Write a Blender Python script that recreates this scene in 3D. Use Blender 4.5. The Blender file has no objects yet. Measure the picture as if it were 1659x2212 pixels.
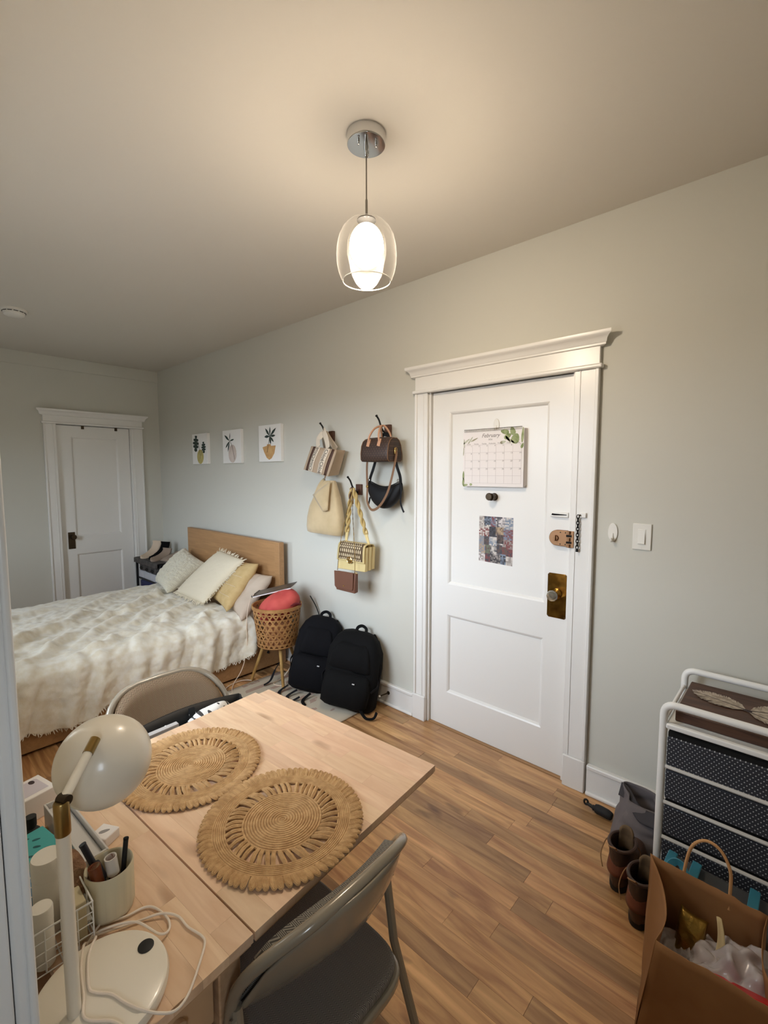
import bpy, bmesh, math, random
from mathutils import Vector, Matrix, noise
R = random.Random(7)
PI = math.pi
scene = bpy.context.scene
C = scene.collection
def s(r, g, b):
    f = lambda c: (c/255/12.92) if c/255 <= .04045 else ((c/255+.055)/1.055)**2.4
    return (f(r), f(g), f(b), 1)

# ---------------------------------------------------------------- camera
YAW, PIT, ROL = .7379, -.0846, -.0007
fw = Vector((-math.sin(YAW)*math.cos(PIT), math.cos(YAW)*math.cos(PIT), math.sin(PIT)))
rt = Vector((math.cos(YAW), math.sin(YAW), 0)); up = rt.cross(fw)
rt, up = rt*math.cos(ROL)+up*math.sin(ROL), up*math.cos(ROL)-rt*math.sin(ROL)
cd = bpy.data.cameras.new('camera'); cam = bpy.data.objects.new('camera', cd); C.objects.link(cam)
cd.sensor_fit = 'VERTICAL'; cd.sensor_height = 36; cd.sensor_width = 27
cd.lens = 1000.8/2212*36; cd.clip_start = .02
m = Matrix((rt, up, -fw)).transposed().to_4x4(); m.translation = (5.5686, -2.2601, 1.5604)
cam.matrix_world = m
scene.camera = cam
# ---------------------------------------------------------------- world, light, exposure
w = bpy.data.worlds.new('sky'); scene.world = w; w.use_nodes = True
bg = w.node_tree.nodes['Background']; bg.inputs[1].default_value = 6.6
_n = w.node_tree.nodes; _l = w.node_tree.links      # overcast sky above the horizon, dim street below it
_tc = _n.new('ShaderNodeTexCoord'); _sp = _n.new('ShaderNodeSeparateXYZ'); _rp = _n.new('ShaderNodeValToRGB')
_l.new(_tc.outputs['Generated'], _sp.inputs[0]); _l.new(_sp.outputs[2], _rp.inputs[0]); _l.new(_rp.outputs[0], bg.inputs[0])
_rp.color_ramp.elements[0].position = .0; _rp.color_ramp.elements[0].color = (.10, .10, .10, 1)
_rp.color_ramp.elements[1].position = .06; _rp.color_ramp.elements[1].color = (.76, .87, 1, 1)
LAMP_EMIT = 98.0; LAMP_COL = (1, .84, .665, 1)
scene.view_settings.view_transform = 'Standard'; scene.view_settings.look = 'None'
scene.view_settings.exposure = 1.32; scene.view_settings.gamma = 1; scene.view_settings.use_curve_mapping = False
def portal(loc, rot, sx, sy):
    l = bpy.data.lights.new('window_portal', 'AREA'); l.shape = 'RECTANGLE'; l.size = sx; l.size_y = sy
    l.cycles.is_portal = True
    o = bpy.data.objects.new('window_portal', l); C.objects.link(o); o.location = loc; o.rotation_euler = rot
portal((3.55, -2.27, 1.65), (PI/2, 0, 0), 1.3, 1.2)
portal((1.55, -2.96, 1.5), (PI/2, 0, 0), .64, 1.2)
portal((6.36, -2.75, 1.6), (0, PI/2, 0), .6, .44)

# ---------------------------------------------------------------- mesh helpers
MW = {}
class MB:
    def __init__(s): s.v = []; s.f = []
    def add(s, vs, fs):
        o = len(s.v); s.v += [tuple(p) for p in vs]; s.f += [tuple(i+o for i in f) for f in fs]; return s
    def box(s, x0, x1, y0, y1, z0, z1):
        v = [(x, y, z) for z in (z0, z1) for y in (y0, y1) for x in (x0, x1)]
        return s.add(v, [(0,2,3,1),(4,5,7,6),(0,1,5,4),(2,6,7,3),(0,4,6,2),(1,3,7,5)])
    def obox(s, c, size, M=None):
        M = M or Matrix.Identity(3); c = Vector(c); a, b, d = [q/2 for q in size]
        v = [c+M@Vector((x*a, y*b, z*d)) for z in (-1,1) for y in (-1,1) for x in (-1,1)]
        return s.add(v, [(0,2,3,1),(4,5,7,6),(0,1,5,4),(2,6,7,3),(0,4,6,2),(1,3,7,5)])
    def hexa(s, q0, q1):   # two quads
        return s.add(list(q0)+list(q1), [(3,2,1,0),(4,5,6,7),(0,1,5,4),(1,2,6,5),(2,3,7,6),(3,0,4,7)])
    def tube(s, pts, r, n=8, closed=False, flat=None, upv=None, cap=True):
        pts = [Vector(p) for p in pts]; k = len(pts)
        rr = r if isinstance(r, (list, tuple)) else [r]*k
        T = []
        for i in range(k):
            a = pts[(i-1) % k] if (closed or i) else pts[i]
            b = pts[(i+1) % k] if (closed or i < k-1) else pts[i]
            d = (b-a); T.append(d.normalized() if d.length > 1e-9 else Vector((0,0,1)))
        u = Vector(upv) if upv is not None else (Vector((0,0,1)) if abs(T[0].z) < .9 else Vector((1,0,0)))
        vs = []; fs = []
        for i in range(k):
            if upv is not None: u = Vector(upv)
            u = (u - T[i]*u.dot(T[i]))
            u = u.normalized() if u.length > 1e-6 else T[i].orthogonal().normalized()
            w_ = T[i].cross(u)
            for j in range(n):
                a = 2*PI*j/n
                if flat:   # superellipse-like strap: width along w_, thickness along u
                    ca, sa = math.cos(a), math.sin(a)
                    ca = math.copysign(abs(ca)**.5, ca); sa = math.copysign(abs(sa)**.5, sa)
                    vs.append(pts[i]+w_*ca*rr[i]+u*sa*flat)
                else: vs.append(pts[i]+(w_*math.cos(a)+u*math.sin(a))*rr[i])
        for i in range(k if closed else k-1):
            for j in range(n):
                i2 = (i+1) % k; j2 = (j+1) % n
                fs.append((i*n+j, i*n+j2, i2*n+j2, i2*n+j))
        if not closed and cap:
            fs.append(tuple(range(n))[::-1]); fs.append(tuple((k-1)*n+j for j in range(n)))
        return s.add(vs, fs)
    def lathe(s, prof, n=24, c=(0,0,0), M=None):
        M = M or Matrix.Identity(3); c = Vector(c); vs = []; fs = []; ring = []
        for r, z in prof:
            if r < 1e-6: ring.append((len(vs), 1)); vs.append(c+M@Vector((0,0,z)))
            else:
                ring.append((len(vs), n))
                for j in range(n):
                    a = 2*PI*j/n; vs.append(c+M@Vector((r*math.cos(a), r*math.sin(a), z)))
        for (a, na), (b, nb) in zip(ring, ring[1:]):
            for j in range(n):
                j2 = (j+1) % n
                if na == n and nb == n: fs.append((a+j, a+j2, b+j2, b+j))
                elif na == 1 and nb == n: fs.append((a, b+j2, b+j))
                elif nb == 1 and na == n: fs.append((a+j, a+j2, b))
        return s.add(vs, fs)
    def prism(s, poly, fn, d0, d1):
        k = len(poly)
        vs = [fn(u, v, d0) for u, v in poly]+[fn(u, v, d1) for u, v in poly]
        fs = [tuple(range(k))[::-1], tuple(range(k, 2*k))]+[(i, (i+1) % k, k+(i+1) % k, k+i) for i in range(k)]
        return s.add(vs, fs)
    def grid(s, fn, nu, nv, cu=False, cv=False):
        vs = [fn(i/(nu if cu else nu-1), j/(nv if cv else nv-1)) for i in range(nu) for j in range(nv)]
        fs = []
        for i in range(nu if cu else nu-1):
            for j in range(nv if cv else nv-1):
                i2 = (i+1) % nu; j2 = (j+1) % nv
                fs.append((i*nv+j, i2*nv+j, i2*nv+j2, i*nv+j2))
        return s.add(vs, fs)
    def pillow(s, q, t, nu=21, pw=2.6, disp=None, pinch=.06):
        BL, BR, TR, TL = [Vector(p) for p in q]
        nrm = ((BR-BL).cross(TL-BL)).normalized()
        def P(sg):
            def f(a, b):
                u, v = 2*a-1, 2*b-1
                k = 1-pinch*(1-(u*v)**2)*0
                # edges bow inwards a little so the corners stand out
                u2 = u*(1-pinch*(1-v*v)); v2 = v*(1-pinch*(1-u*u)); u2 = (u+u2)/2 if abs(u) < 1 else u*(1-pinch*.0)
                U, V = (u2+1)/2, (v2+1)/2
                p = BL*(1-U)*(1-V)+BR*U*(1-V)+TR*U*V+TL*(1-U)*V
                h = (max(0, 1-abs(u)**pw)*max(0, 1-abs(v)**pw))**.5
                p = p+nrm*sg*t/2*h
                if disp: p = p+nrm*sg*disp(p)*min(1, h*3)
                return p
            return f
        s.grid(P(1), nu, nu); o = MB().grid(P(-1), nu, nu)
        return s.add(o.v, [f[::-1] for f in o.f])
    def build(s, name, mat, parent=None, ang=35, bevel=0, seg=2, sub=0, solid=0, local=False, kind=None, weld=False):
        vs = s.v
        if parent is not None and not local:
            inv = MW[parent].inverted(); vs = [inv@Vector(p) for p in vs]
        me = bpy.data.meshes.new(name); me.from_pydata([tuple(p) for p in vs], [], s.f)
        if weld or bevel:
            bm = bmesh.new(); bm.from_mesh(me)
            if weld: bmesh.ops.remove_doubles(bm, verts=bm.verts, dist=1e-5)
            bmesh.ops.recalc_face_normals(bm, faces=bm.faces)
            bm.to_mesh(me); bm.free()
        me.materials.append(mat)
        if ang:
            me.polygons.foreach_set('use_smooth', [True]*len(me.polygons)); me.set_sharp_from_angle(angle=math.radians(ang))
        me.update()
        return link(name, me, parent, bevel, seg, sub, solid, kind)
def link(name, me, parent=None, bevel=0, seg=2, sub=0, solid=0, kind=None):
    o = bpy.data.objects.new(name, me); C.objects.link(o)
    if parent is not None: o.parent = parent; MW[o] = MW[parent]
    else: MW[o] = Matrix.Identity(4)
    if solid:
        q = o.modifiers.new('solid', 'SOLIDIFY'); q.thickness = solid; q.offset = 0
    if bevel:
        q = o.modifiers.new('bevel', 'BEVEL'); q.width = bevel; q.segments = seg; q.limit_method = 'ANGLE'; q.angle_limit = .6
        q.harden_normals = False
    if sub:
        q = o.modifiers.new('sub', 'SUBSURF'); q.levels = sub; q.render_levels = sub
    if kind: o['kind'] = kind
    return o
def thing(name, label, cat, loc, rotz=0, group=None, kind=None):
    o = bpy.data.objects.new(name, None); C.objects.link(o); o.empty_display_size = .05
    o.location = loc; o.rotation_euler = (0, 0, rotz)
    MW[o] = Matrix.Translation(loc)@Matrix.Rotation(rotz, 4, 'Z')
    if label: o['label'] = label
    if cat: o['category'] = cat
    if group: o['group'] = group
    if kind: o['kind'] = kind
    return o
def tag(o, label, cat, group=None):
    o['label'] = label; o['category'] = cat
    if group: o['group'] = group
    return o
def structure(o, label=None):
    o['kind'] = 'structure'
    if label: o['label'] = label
    return o
def copy_tree(o, parent=None):
    c = o.copy(); C.objects.link(c)
    if parent is not None: c.parent = parent
    MW[c] = MW[o]
    for ch in list(o.children): copy_tree(ch, c)
    return c
def cr(pts, n=6, closed=False):
    pts = [Vector(p) for p in pts]; k = len(pts); out = []
    for i in range(k if closed else k-1):
        g = lambda j: pts[j % k] if closed else pts[min(max(j, 0), k-1)]
        a, b, c_, d = g(i-1), g(i), g(i+1), g(i+2)
        for t in range(n):
            t /= n
            out.append(.5*((2*b)+(c_-a)*t+(2*a-5*b+4*c_-d)*t*t+(3*b-a-3*c_+d)*t**3))
    if not closed: out.append(pts[-1])
    return out
def arc_corner(p0, p1, p2, r, n=6):     # rounded corner of a bent tube
    p0, p1, p2 = Vector(p0), Vector(p1), Vector(p2)
    a = (p0-p1).normalized(); b = (p2-p1).normalized()
    A = p1+a*r; B = p1+b*r
    return [A*(1-t)**2+p1*2*t*(1-t)+B*t*t for t in [i/n for i in range(n+1)]]
def bent(pts, r, n=6):
    out = [Vector(pts[0])]
    for i in range(1, len(pts)-1): out += arc_corner(pts[i-1], pts[i], pts[i+1], r, n)
    return out+[Vector(pts[-1])]
def text_mesh(txt, size, fn, name, mat, parent, shear=0, depth=0):
    cu = bpy.data.curves.new('lettering', 'FONT'); cu.body = txt; cu.size = size; cu.align_x = 'CENTER'; cu.align_y = 'CENTER'; cu.shear = shear
    cu.resolution_u = 3
    t = bpy.data.objects.new('lettering', cu); C.objects.link(t)
    me = bpy.data.meshes.new_from_object(t.evaluated_get(bpy.context.evaluated_depsgraph_get()))
    bpy.data.objects.remove(t)
    inv = MW[parent].inverted()
    for v in me.vertices: v.co = inv@Vector(fn(v.co.x, v.co.y))
    me.materials.clear(); me.materials.append(mat); me.name = name
    return link(name, me, parent)

# ---------------------------------------------------------------- materials
def mk(name, col, rough=.5, metal=0, var=None, bump=None, stretch=None, spec=None, sheen=0, coat=0, rnd=None):
    """var=(colour2, scale, detail); bump=(scale, strength, distance); rnd=amount of per-object value change"""
    m = bpy.data.materials.new(name); m.use_nodes = True; N = m.node_tree.nodes; L = m.node_tree.links
    b = N['Principled BSDF']; b.inputs['Base Color'].default_value = col
    b.inputs['Roughness'].default_value = rough; b.inputs['Metallic'].default_value = metal
    if spec is not None: b.inputs['Specular IOR Level'].default_value = spec
    if sheen: b.inputs['Sheen Weight'].default_value = sheen
    if coat: b.inputs['Coat Weight'].default_value = coat
    tc = N.new('ShaderNodeTexCoord'); mp = N.new('ShaderNodeMapping'); L.new(tc.outputs['Object'], mp.inputs[0])
    if stretch: mp.inputs['Scale'].default_value = stretch
    if var:
        nz = N.new('ShaderNodeTexNoise'); nz.inputs['Scale'].default_value = var[1]; nz.inputs['Detail'].default_value = var[2]
        L.new(mp.outputs[0], nz.inputs['Vector'])
        rp = N.new('ShaderNodeValToRGB'); rp.color_ramp.elements[0].position = .36; rp.color_ramp.elements[1].position = .64
        rp.color_ramp.elements[0].color = col; rp.color_ramp.elements[1].color = var[0]
        L.new(nz.outputs['Fac'], rp.inputs[0]); src = rp.outputs[0]
        if rnd:
            oi = N.new('ShaderNodeObjectInfo'); hs = N.new('ShaderNodeHueSaturation')
            mr = N.new('ShaderNodeMapRange'); mr.inputs[3].default_value = 1-rnd; mr.inputs[4].default_value = 1+rnd
            L.new(oi.outputs['Random'], mr.inputs[0]); L.new(mr.outputs[0], hs.inputs['Value']); L.new(src, hs.inputs['Color']); src = hs.outputs[0]
            ad = N.new('ShaderNodeVectorMath'); ad.operation = 'ADD'; cb = N.new('ShaderNodeVectorMath'); cb.operation = 'SCALE'
            cb.inputs[0].default_value = (31, 17, 23); L.new(oi.outputs['Random'], cb.inputs['Scale'])
            L.new(mp.outputs[0], ad.inputs[0]); L.new(cb.outputs[0], ad.inputs[1]); L.new(ad.outputs[0], nz.inputs['Vector'])
        L.new(src, b.inputs['Base Color'])
    if bump:
        nb = N.new('ShaderNodeTexNoise'); nb.inputs['Scale'].default_value = bump[0]; nb.inputs['Detail'].default_value = 4
        L.new(mp.outputs[0], nb.inputs['Vector'])
        bp = N.new('ShaderNodeBump'); bp.inputs['Strength'].default_value = bump[1]; bp.inputs['Distance'].default_value = bump[2]
        L.new(nb.outputs['Fac'], bp.inputs['Height']); L.new(bp.outputs[0], b.inputs['Normal'])
    return m
def wood(name, c1, c2, scale=6, stretch=(1, 12, 12), rough=.42, rnd=.16, knot=None, coat=0, hue=0):
    """long grain along x with a colour of its own per piece"""
    m = bpy.data.materials.new(name); m.use_nodes = True; N = m.node_tree.nodes; L = m.node_tree.links
    b = N['Principled BSDF']; b.inputs['Roughness'].default_value = rough
    if coat: b.inputs['Coat Weight'].default_value = coat; b.inputs['Coat Roughness'].default_value = .3
    tc = N.new('ShaderNodeTexCoord'); oi = N.new('ShaderNodeObjectInfo')
    sc = N.new('ShaderNodeVectorMath'); sc.operation = 'SCALE'; sc.inputs[0].default_value = (37, 19, 5); L.new(oi.outputs['Random'], sc.inputs['Scale'])
    ad = N.new('ShaderNodeVectorMath'); L.new(tc.outputs['Object'], ad.inputs[0]); L.new(sc.outputs[0], ad.inputs[1])
    mp = N.new('ShaderNodeMapping'); mp.inputs['Scale'].default_value = stretch; L.new(ad.outputs[0], mp.inputs[0])
    n1 = N.new('ShaderNodeTexNoise'); n1.inputs['Scale'].default_value = scale; n1.inputs['Detail'].default_value = 6; n1.inputs['Distortion'].default_value = 1.1
    L.new(mp.outputs[0], n1.inputs['Vector'])
    mx = N.new('ShaderNodeMix'); mx.data_type = 'RGBA'
    rp = N.new('ShaderNodeValToRGB'); rp.color_ramp.elements[0].position = .3; rp.color_ramp.elements[1].position = .72
    rp.color_ramp.elements[0].color = c1; rp.color_ramp.elements[1].color = c2
    L.new(n1.outputs['Fac'], rp.inputs[0])
    hs = N.new('ShaderNodeHueSaturation'); mr = N.new('ShaderNodeMapRange'); mr.inputs[3].default_value = 1-rnd*1.35; mr.inputs[4].default_value = 1+rnd
    L.new(oi.outputs['Random'], mr.inputs[0]); L.new(mr.outputs[0], hs.inputs['Value']); L.new(rp.outputs[0], hs.inputs['Color'])
    if hue:
        wn = N.new('ShaderNodeTexWhiteNoise'); wn.noise_dimensions = '1D'; L.new(oi.outputs['Random'], wn.inputs['W'])
        mh = N.new('ShaderNodeMapRange'); mh.inputs[3].default_value = .5-hue; mh.inputs[4].default_value = .5+hue
        L.new(wn.outputs['Value'], mh.inputs[0]); L.new(mh.outputs[0], hs.inputs['Hue'])
    src = hs.outputs[0]
    if knot:
        vo = N.new('ShaderNodeTexNoise'); vo.inputs['Scale'].default_value = knot[1]; vo.inputs['Detail'].default_value = 2
        mk2 = N.new('ShaderNodeMapping'); mk2.inputs['Scale'].default_value = (1, 2.6, 1); L.new(ad.outputs[0], mk2.inputs[0]); L.new(mk2.outputs[0], vo.inputs['Vector'])
        r2 = N.new('ShaderNodeValToRGB'); r2.color_ramp.elements[0].position = .66; r2.color_ramp.elements[1].position = .76
        r2.color_ramp.elements[0].color = (0,0,0,1); r2.color_ramp.elements[1].color = (.75,.75,.75,1); L.new(vo.outputs['Fac'], r2.inputs[0])
        L.new(r2.outputs[0], mx.inputs['Factor']); L.new(src, mx.inputs['A']); mx.inputs['B'].default_value = knot[0]; src = mx.outputs['Result']
    L.new(src, b.inputs['Base Color'])
    bp = N.new('ShaderNodeBump'); bp.inputs['Strength'].default_value = .08; bp.inputs['Distance'].default_value = .001
    L.new(n1.outputs['Fac'], bp.inputs['Height']); L.new(bp.outputs[0], b.inputs['Normal'])
    return m
def coords(m):
    N = m.node_tree.nodes; L = m.node_tree.links
    tc = N.new('ShaderNodeTexCoord'); sp = N.new('ShaderNodeSeparateXYZ'); L.new(tc.outputs['Object'], sp.inputs[0])
    def op(kind, a, b=None):
        n = N.new('ShaderNodeMath'); n.operation = kind
        for i, q in enumerate((a, b)):
            if q is None: continue
            if isinstance(q, (int, float)): n.inputs[i].default_value = q
            else: L.new(q, n.inputs[i])
        return n.outputs[0]
    return N, L, sp.outputs, op
def herringbone(name, ca, cb, k=42, n=330, a0=0, a1=1):
    m = bpy.data.materials.new(name); m.use_nodes = True; N, L, X, op = coords(m); b = N['Principled BSDF']; b.inputs['Roughness'].default_value = .9
    zig = op('MULTIPLY', op('ABSOLUTE', op('SUBTRACT', op('FRACT', op('MULTIPLY', X[a0], k)), .5)), 1.6/k)
    st = op('FRACT', op('MULTIPLY', op('ADD', X[a1], zig), n))
    st = op('GREATER_THAN', st, .5)
    mx = N.new('ShaderNodeMix'); mx.data_type = 'RGBA'; L.new(st, mx.inputs['Factor']); mx.inputs['A'].default_value = ca; mx.inputs['B'].default_value = cb
    L.new(mx.outputs['Result'], b.inputs['Base Color'])
    bp = N.new('ShaderNodeBump'); bp.inputs['Strength'].default_value = .5; bp.inputs['Distance'].default_value = .002
    L.new(st, bp.inputs['Height']); L.new(bp.outputs[0], b.inputs['Normal'])
    return m
def dots(name, base, dot, ax, px, pz, r, rough=.6):
    """printed/woven dots in staggered rows"""
    m = bpy.data.materials.new(name); m.use_nodes = True; N, L, X, op = coords(m); b = N['Principled BSDF']; b.inputs['Roughness'].default_value = rough
    v = op('DIVIDE', X[2], pz); row = op('FLOOR', v); fv = op('SUBTRACT', op('FRACT', v), .5)
    u = op('ADD', op('DIVIDE', X[ax], px), op('MULTIPLY', row, .5)); fu = op('SUBTRACT', op('FRACT', u), .5)
    d = op('ADD', op('POWER', op('MULTIPLY', fu, px), 2), op('POWER', op('MULTIPLY', fv, pz), 2))
    k = op('LESS_THAN', d, r*r)
    mx = N.new('ShaderNodeMix'); mx.data_type = 'RGBA'; L.new(k, mx.inputs['Factor']); mx.inputs['A'].default_value = base; mx.inputs['B'].default_value = dot
    L.new(mx.outputs['Result'], b.inputs['Base Color'])
    bp = N.new('ShaderNodeBump'); bp.inputs['Strength'].default_value = .4; bp.inputs['Distance'].default_value = .001; L.new(k, bp.inputs['Height']); L.new(bp.outputs[0], b.inputs['Normal'])
    return m
def glass(name, tint=(1,1,1,1), gloss=.0, rough=.02, mixmin=.05, haze=0, mixmax=.9):
    """thin clear pane: mostly see-through with a Fresnel reflection"""
    m = bpy.data.materials.new(name); m.use_nodes = True; N = m.node_tree.nodes; L = m.node_tree.links
    N.remove(N['Principled BSDF']); out = N['Material Output']
    t = N.new('ShaderNodeBsdfTransparent'); t.inputs[0].default_value = tint
    g = N.new('ShaderNodeBsdfGlossy'); g.inputs['Roughness'].default_value = rough
    fr = N.new('ShaderNodeLayerWeight'); fr.inputs[0].default_value = .28
    mr = N.new('ShaderNodeMapRange'); mr.inputs[3].default_value = mixmin; mr.inputs[4].default_value = mixmax; L.new(fr.outputs['Facing'], mr.inputs[0])
    pw = N.new('ShaderNodeMath'); pw.operation = 'POWER'; pw.inputs[1].default_value = 2.2; L.new(mr.outputs[0], pw.inputs[0])
    mx = N.new('ShaderNodeMixShader'); L.new(pw.outputs[0], mx.inputs[0]); L.new(t.outputs[0], mx.inputs[1]); L.new(g.outputs[0], mx.inputs[2])
    last = mx.outputs[0]
    if haze:
        hz = N.new('ShaderNodeMapRange'); hz.inputs[3].default_value = haze; hz.inputs[4].default_value = min(.9, haze*22); h2 = N.new('ShaderNodeMath'); h2.operation = 'POWER'; h2.inputs[1].default_value = 3; L.new(fr.outputs['Facing'], h2.inputs[0]); L.new(h2.outputs[0], hz.inputs[0])
        tl = N.new('ShaderNodeBsdfTranslucent'); tl.inputs[0].default_value = (1, .97, .92, 1)
        m2 = N.new('ShaderNodeMixShader'); L.new(hz.outputs[0], m2.inputs[0]); L.new(last, m2.inputs[1]); L.new(tl.outputs[0], m2.inputs[2]); last = m2.outputs[0]
    L.new(last, out.inputs[0])
    return m
def emit(name, col, st):
    m = bpy.data.materials.new(name); m.use_nodes = True; N = m.node_tree.nodes; b = N['Principled BSDF']
    b.inputs['Base Color'].default_value = (.9,.9,.9,1); b.inputs['Emission Color'].default_value = col; b.inputs['Emission Strength'].default_value = st
    return m
def emit_down(name, col, st, z0, z1, low):
    """emission set weaker towards the top, shaped to light the ceiling less"""
    m = emit(name, col, st); N, L, X, op = coords(m); mr = N.new('ShaderNodeMapRange')
    mr.inputs[1].default_value = z0; mr.inputs[2].default_value = z1; mr.inputs[3].default_value = st; mr.inputs[4].default_value = low
    mr.interpolation_type = 'SMOOTHSTEP'; L.new(X[2], mr.inputs[0]); L.new(mr.outputs[0], N['Principled BSDF'].inputs['Emission Strength'])
    return m
WALL = mk('wall paint', s(206,204,194), .75, bump=(160, .06, .001), spec=.3)
CEIL = mk('ceiling paint', s(214,208,198), .85, bump=(120, .05, .001), spec=.2)
WHITE = mk('white gloss paint', s(234,232,228), .3, bump=(35, .12, .0015), spec=.5)
FLOOR = mk('subfloor', s(70,45,28), .8)
PLANK = wood('oak floor plank', s(160,112,70), s(222,176,122), 2.2, (1.2, 11, 11), .36, .27, knot=(s(84,50,28), 4.2), coat=.12, hue=.003)
BIRCH = wood('birch stave', s(224,186,152), s(240,208,176), 4, (1.4, 10, 10), .38, .07, knot=(s(150,105,72), 3.5), hue=.006)
BIRCHE = wood('birch edge', s(190,150,112), s(214,176,138), 4, (1.4, 10, 10), .45, .05)
OAKV = wood('oak veneer', s(160,120,80), s(178,136,92), 3, (1, 14, 14), .45, .04)
BLACKM = mk('black metal', s(18,17,17), .5, .2)
CHROME = mk('chrome', (.62,.62,.62,1), .08, 1)
BRASS = mk('aged brass', s(176,134,62), .2, 1, var=(s(120,86,36), 18, 3))
BRONZE = mk('bronze', s(150,112,80), .42, .7)
DBRONZE = mk('dark bronze', s(70,58,44), .4, .8)
PLAST = mk('white plastic', s(228,225,217), .35)
WARMPL = mk('warm white enamel', s(232,224,208), .28, coat=.2)
WMETAL = mk('white powder coat', s(236,236,234), .32)
CORDW = mk('white cord', s(235,222,206), .6)
DARK = mk('black rubber', s(14,14,14), .6)
SUBBLK = mk('shadow gap black', s(12,11,10), .9)
# ================================================================ the room shell
H = 2.709
NY = -2.19          # room face of the near wall the camera stands in
def st(mb, name, mat, parent=None, **k):
    o = mb.build(name, mat, parent, **k)
    if parent is None: o['kind'] = 'structure'
    return o
fl = st(MB().box(-.15, 6.5, -3.1, .15, -.12, -.009), 'floor', FLOOR)
row = .0685; y = -.0015; k = 0; pm = {}
while y-row > -2.32:
    x = -.02-R.random()*.7
    while x < 6.1:
        ln = R.choice([.42, .55, .68, .8, .95, 1.1]); x1 = min(x+ln, 6.2); x0 = max(x, 0)
        if x1-x0 > .05:
            L_ = round(x1-x0, 3)
            if L_ not in pm:
                g = .0005; me = MB().box(-L_/2+g, L_/2-g, -row/2+g/2, row/2-g/2, -.009, 0)
                o = me.build('plank', PLANK, None, ang=0, local=True); o.parent = fl; pm[L_] = o.data
            else: o = bpy.data.objects.new('plank', pm[L_]); C.objects.link(o); o.parent = fl
            o.location = ((x0+x1)/2, y-row/2, -.0004*R.random())
        x = x1
    y -= row
st(MB().box(-.15, 6.5, -3.1, .15, H, H+.12), 'ceiling', CEIL)
# back wall with the opening of the entry door
DX0, DX1, DZ = 3.879, 4.737, 2.046
st(MB().box(-.15, DX0, 0, .15, -.1, H).box(DX1, 6.5, 0, .15, -.1, H).box(DX0, DX1, 0, .15, DZ, H).box(DX0, DX1, .1, .15, -.1, DZ), 'wall_back', WALL)
# left wall with the opening of the closet door and the plaster band under the ceiling
CY0, CY1 = -1.008, -.309
st(MB().box(-.15, 0, -3.1, CY0, -.1, H).box(-.15, 0, CY1, 0, -.1, H).box(-.15, 0, CY0, CY1, 2.056, H).box(-.15, -.1, CY0, CY1, -.1, 2.056), 'wall_left', WALL)
st(MB().box(0, .014, -3.0, 0, 2.586, H), 'trim_3', WALL, bevel=.003)
# wall the bed foot points at, with an added window; near wall beside the camera; kitchen behind the camera
WX0, WX1, WZ0, WZ1 = 2.9, 4.2, 1.05, 2.25
st(MB().box(-.15, 1.23, -3.1, -2.9, -.1, H).box(1.87, 2.75, -3.1, -2.9, -.1, H).box(1.23, 1.87, -3.1, -2.9, -.1, .9).box(1.23, 1.87, -3.1, -2.9, 2.1, H), 'wall_front', WALL)
st(MB().box(2.65, WX0, -2.31, NY, -.1, H).box(WX1, 4.93, -2.31, NY, -.1, H).box(WX0, WX1, -2.31, NY, -.1, WZ0).box(WX0, WX1, -2.31, NY, WZ1, H).box(2.65, 2.75, -2.9, -2.31, -.1, H).box(4.83, 4.93, -3.1, -2.31, -.1, H)
   .box(4.93, 5.93, -2.31, NY, 2.1, H).box(5.93, 6.4, -2.31, NY, -.1, H), 'wall_near', WALL)
st(MB().box(6.3, 6.5, -2.31, .15, -.1, H).box(6.3, 6.5, -3.1, -2.31, -.1, 1.3).box(6.3, 6.5, -3.1, -2.31, 1.9, H).box(6.3, 6.5, -2.53, -2.31, 1.3, 1.9).box(6.3, 6.5, -3.1, -2.97, 1.3, 1.9), 'wall_right', WALL)
st(MB().box(4.93, 6.5, -3.25, -3.1, -.1, H), 'wall_kitchen', WALL)
def window(name, fn, w_, h_):
    p = thing(name, None, None, fn(0, 0, 0), 0, kind='structure')
    fr = MB()
    for a in ((-w_/2, -w_/2+.05, 0, h_), (w_/2-.05, w_/2, 0, h_), (-w_/2, w_/2, 0, .05), (-w_/2, w_/2, h_-.05, h_), (-w_/2, w_/2, h_/2-.02, h_/2+.02)):
        q0 = fn(a[0], -.02, a[2]); q1 = fn(a[1], .02, a[3])
        fr.box(*[f(q0[i], q1[i]) for i in range(3) for f in (min, max)])
    fr.build('window_frame', WHITE, p, ang=0)
    sl = MB(); q0 = fn(-w_/2-.04, -.06, -.03); q1 = fn(w_/2+.04, .11, 0); sl.box(*[f(q0[i], q1[i]) for i in range(3) for f in (min, max)]); sl.build('window_sill', WHITE, p, bevel=.004)
window('window_1', lambda u, d, z: (3.55+u, -2.28+d, WZ0+z), 1.3, 1.2)
window('added_window_2', lambda u, d, z: (6.42-d, -2.75+u, 1.3+z), .44, .6)  # unseen kitchen window, added to brighten the doorway jamb
window('added_window_3', lambda u, d, z: (1.55+u, -2.99+d, .9+z), .64, 1.2)  # unseen window, added to brighten the bed side of the room
# jamb and casing of the doorway the camera looks out of
jm = thing('trim_4', None, None, (4.94, NY, 0), kind='structure')
MB().box(4.93, 4.945, -2.33, NY-.001, 0, 2.1).build('jamb', WHITE, jm, bevel=.002)
MB().box(4.85, 4.947, NY, NY+.014, 0, 2.17).build('casing', WHITE, jm, bevel=.004)
MB().box(4.925, 4.953, NY+.012, NY+.02, 0, 2.17).build('bead', WHITE, jm, bevel=.003, seg=3)

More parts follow.
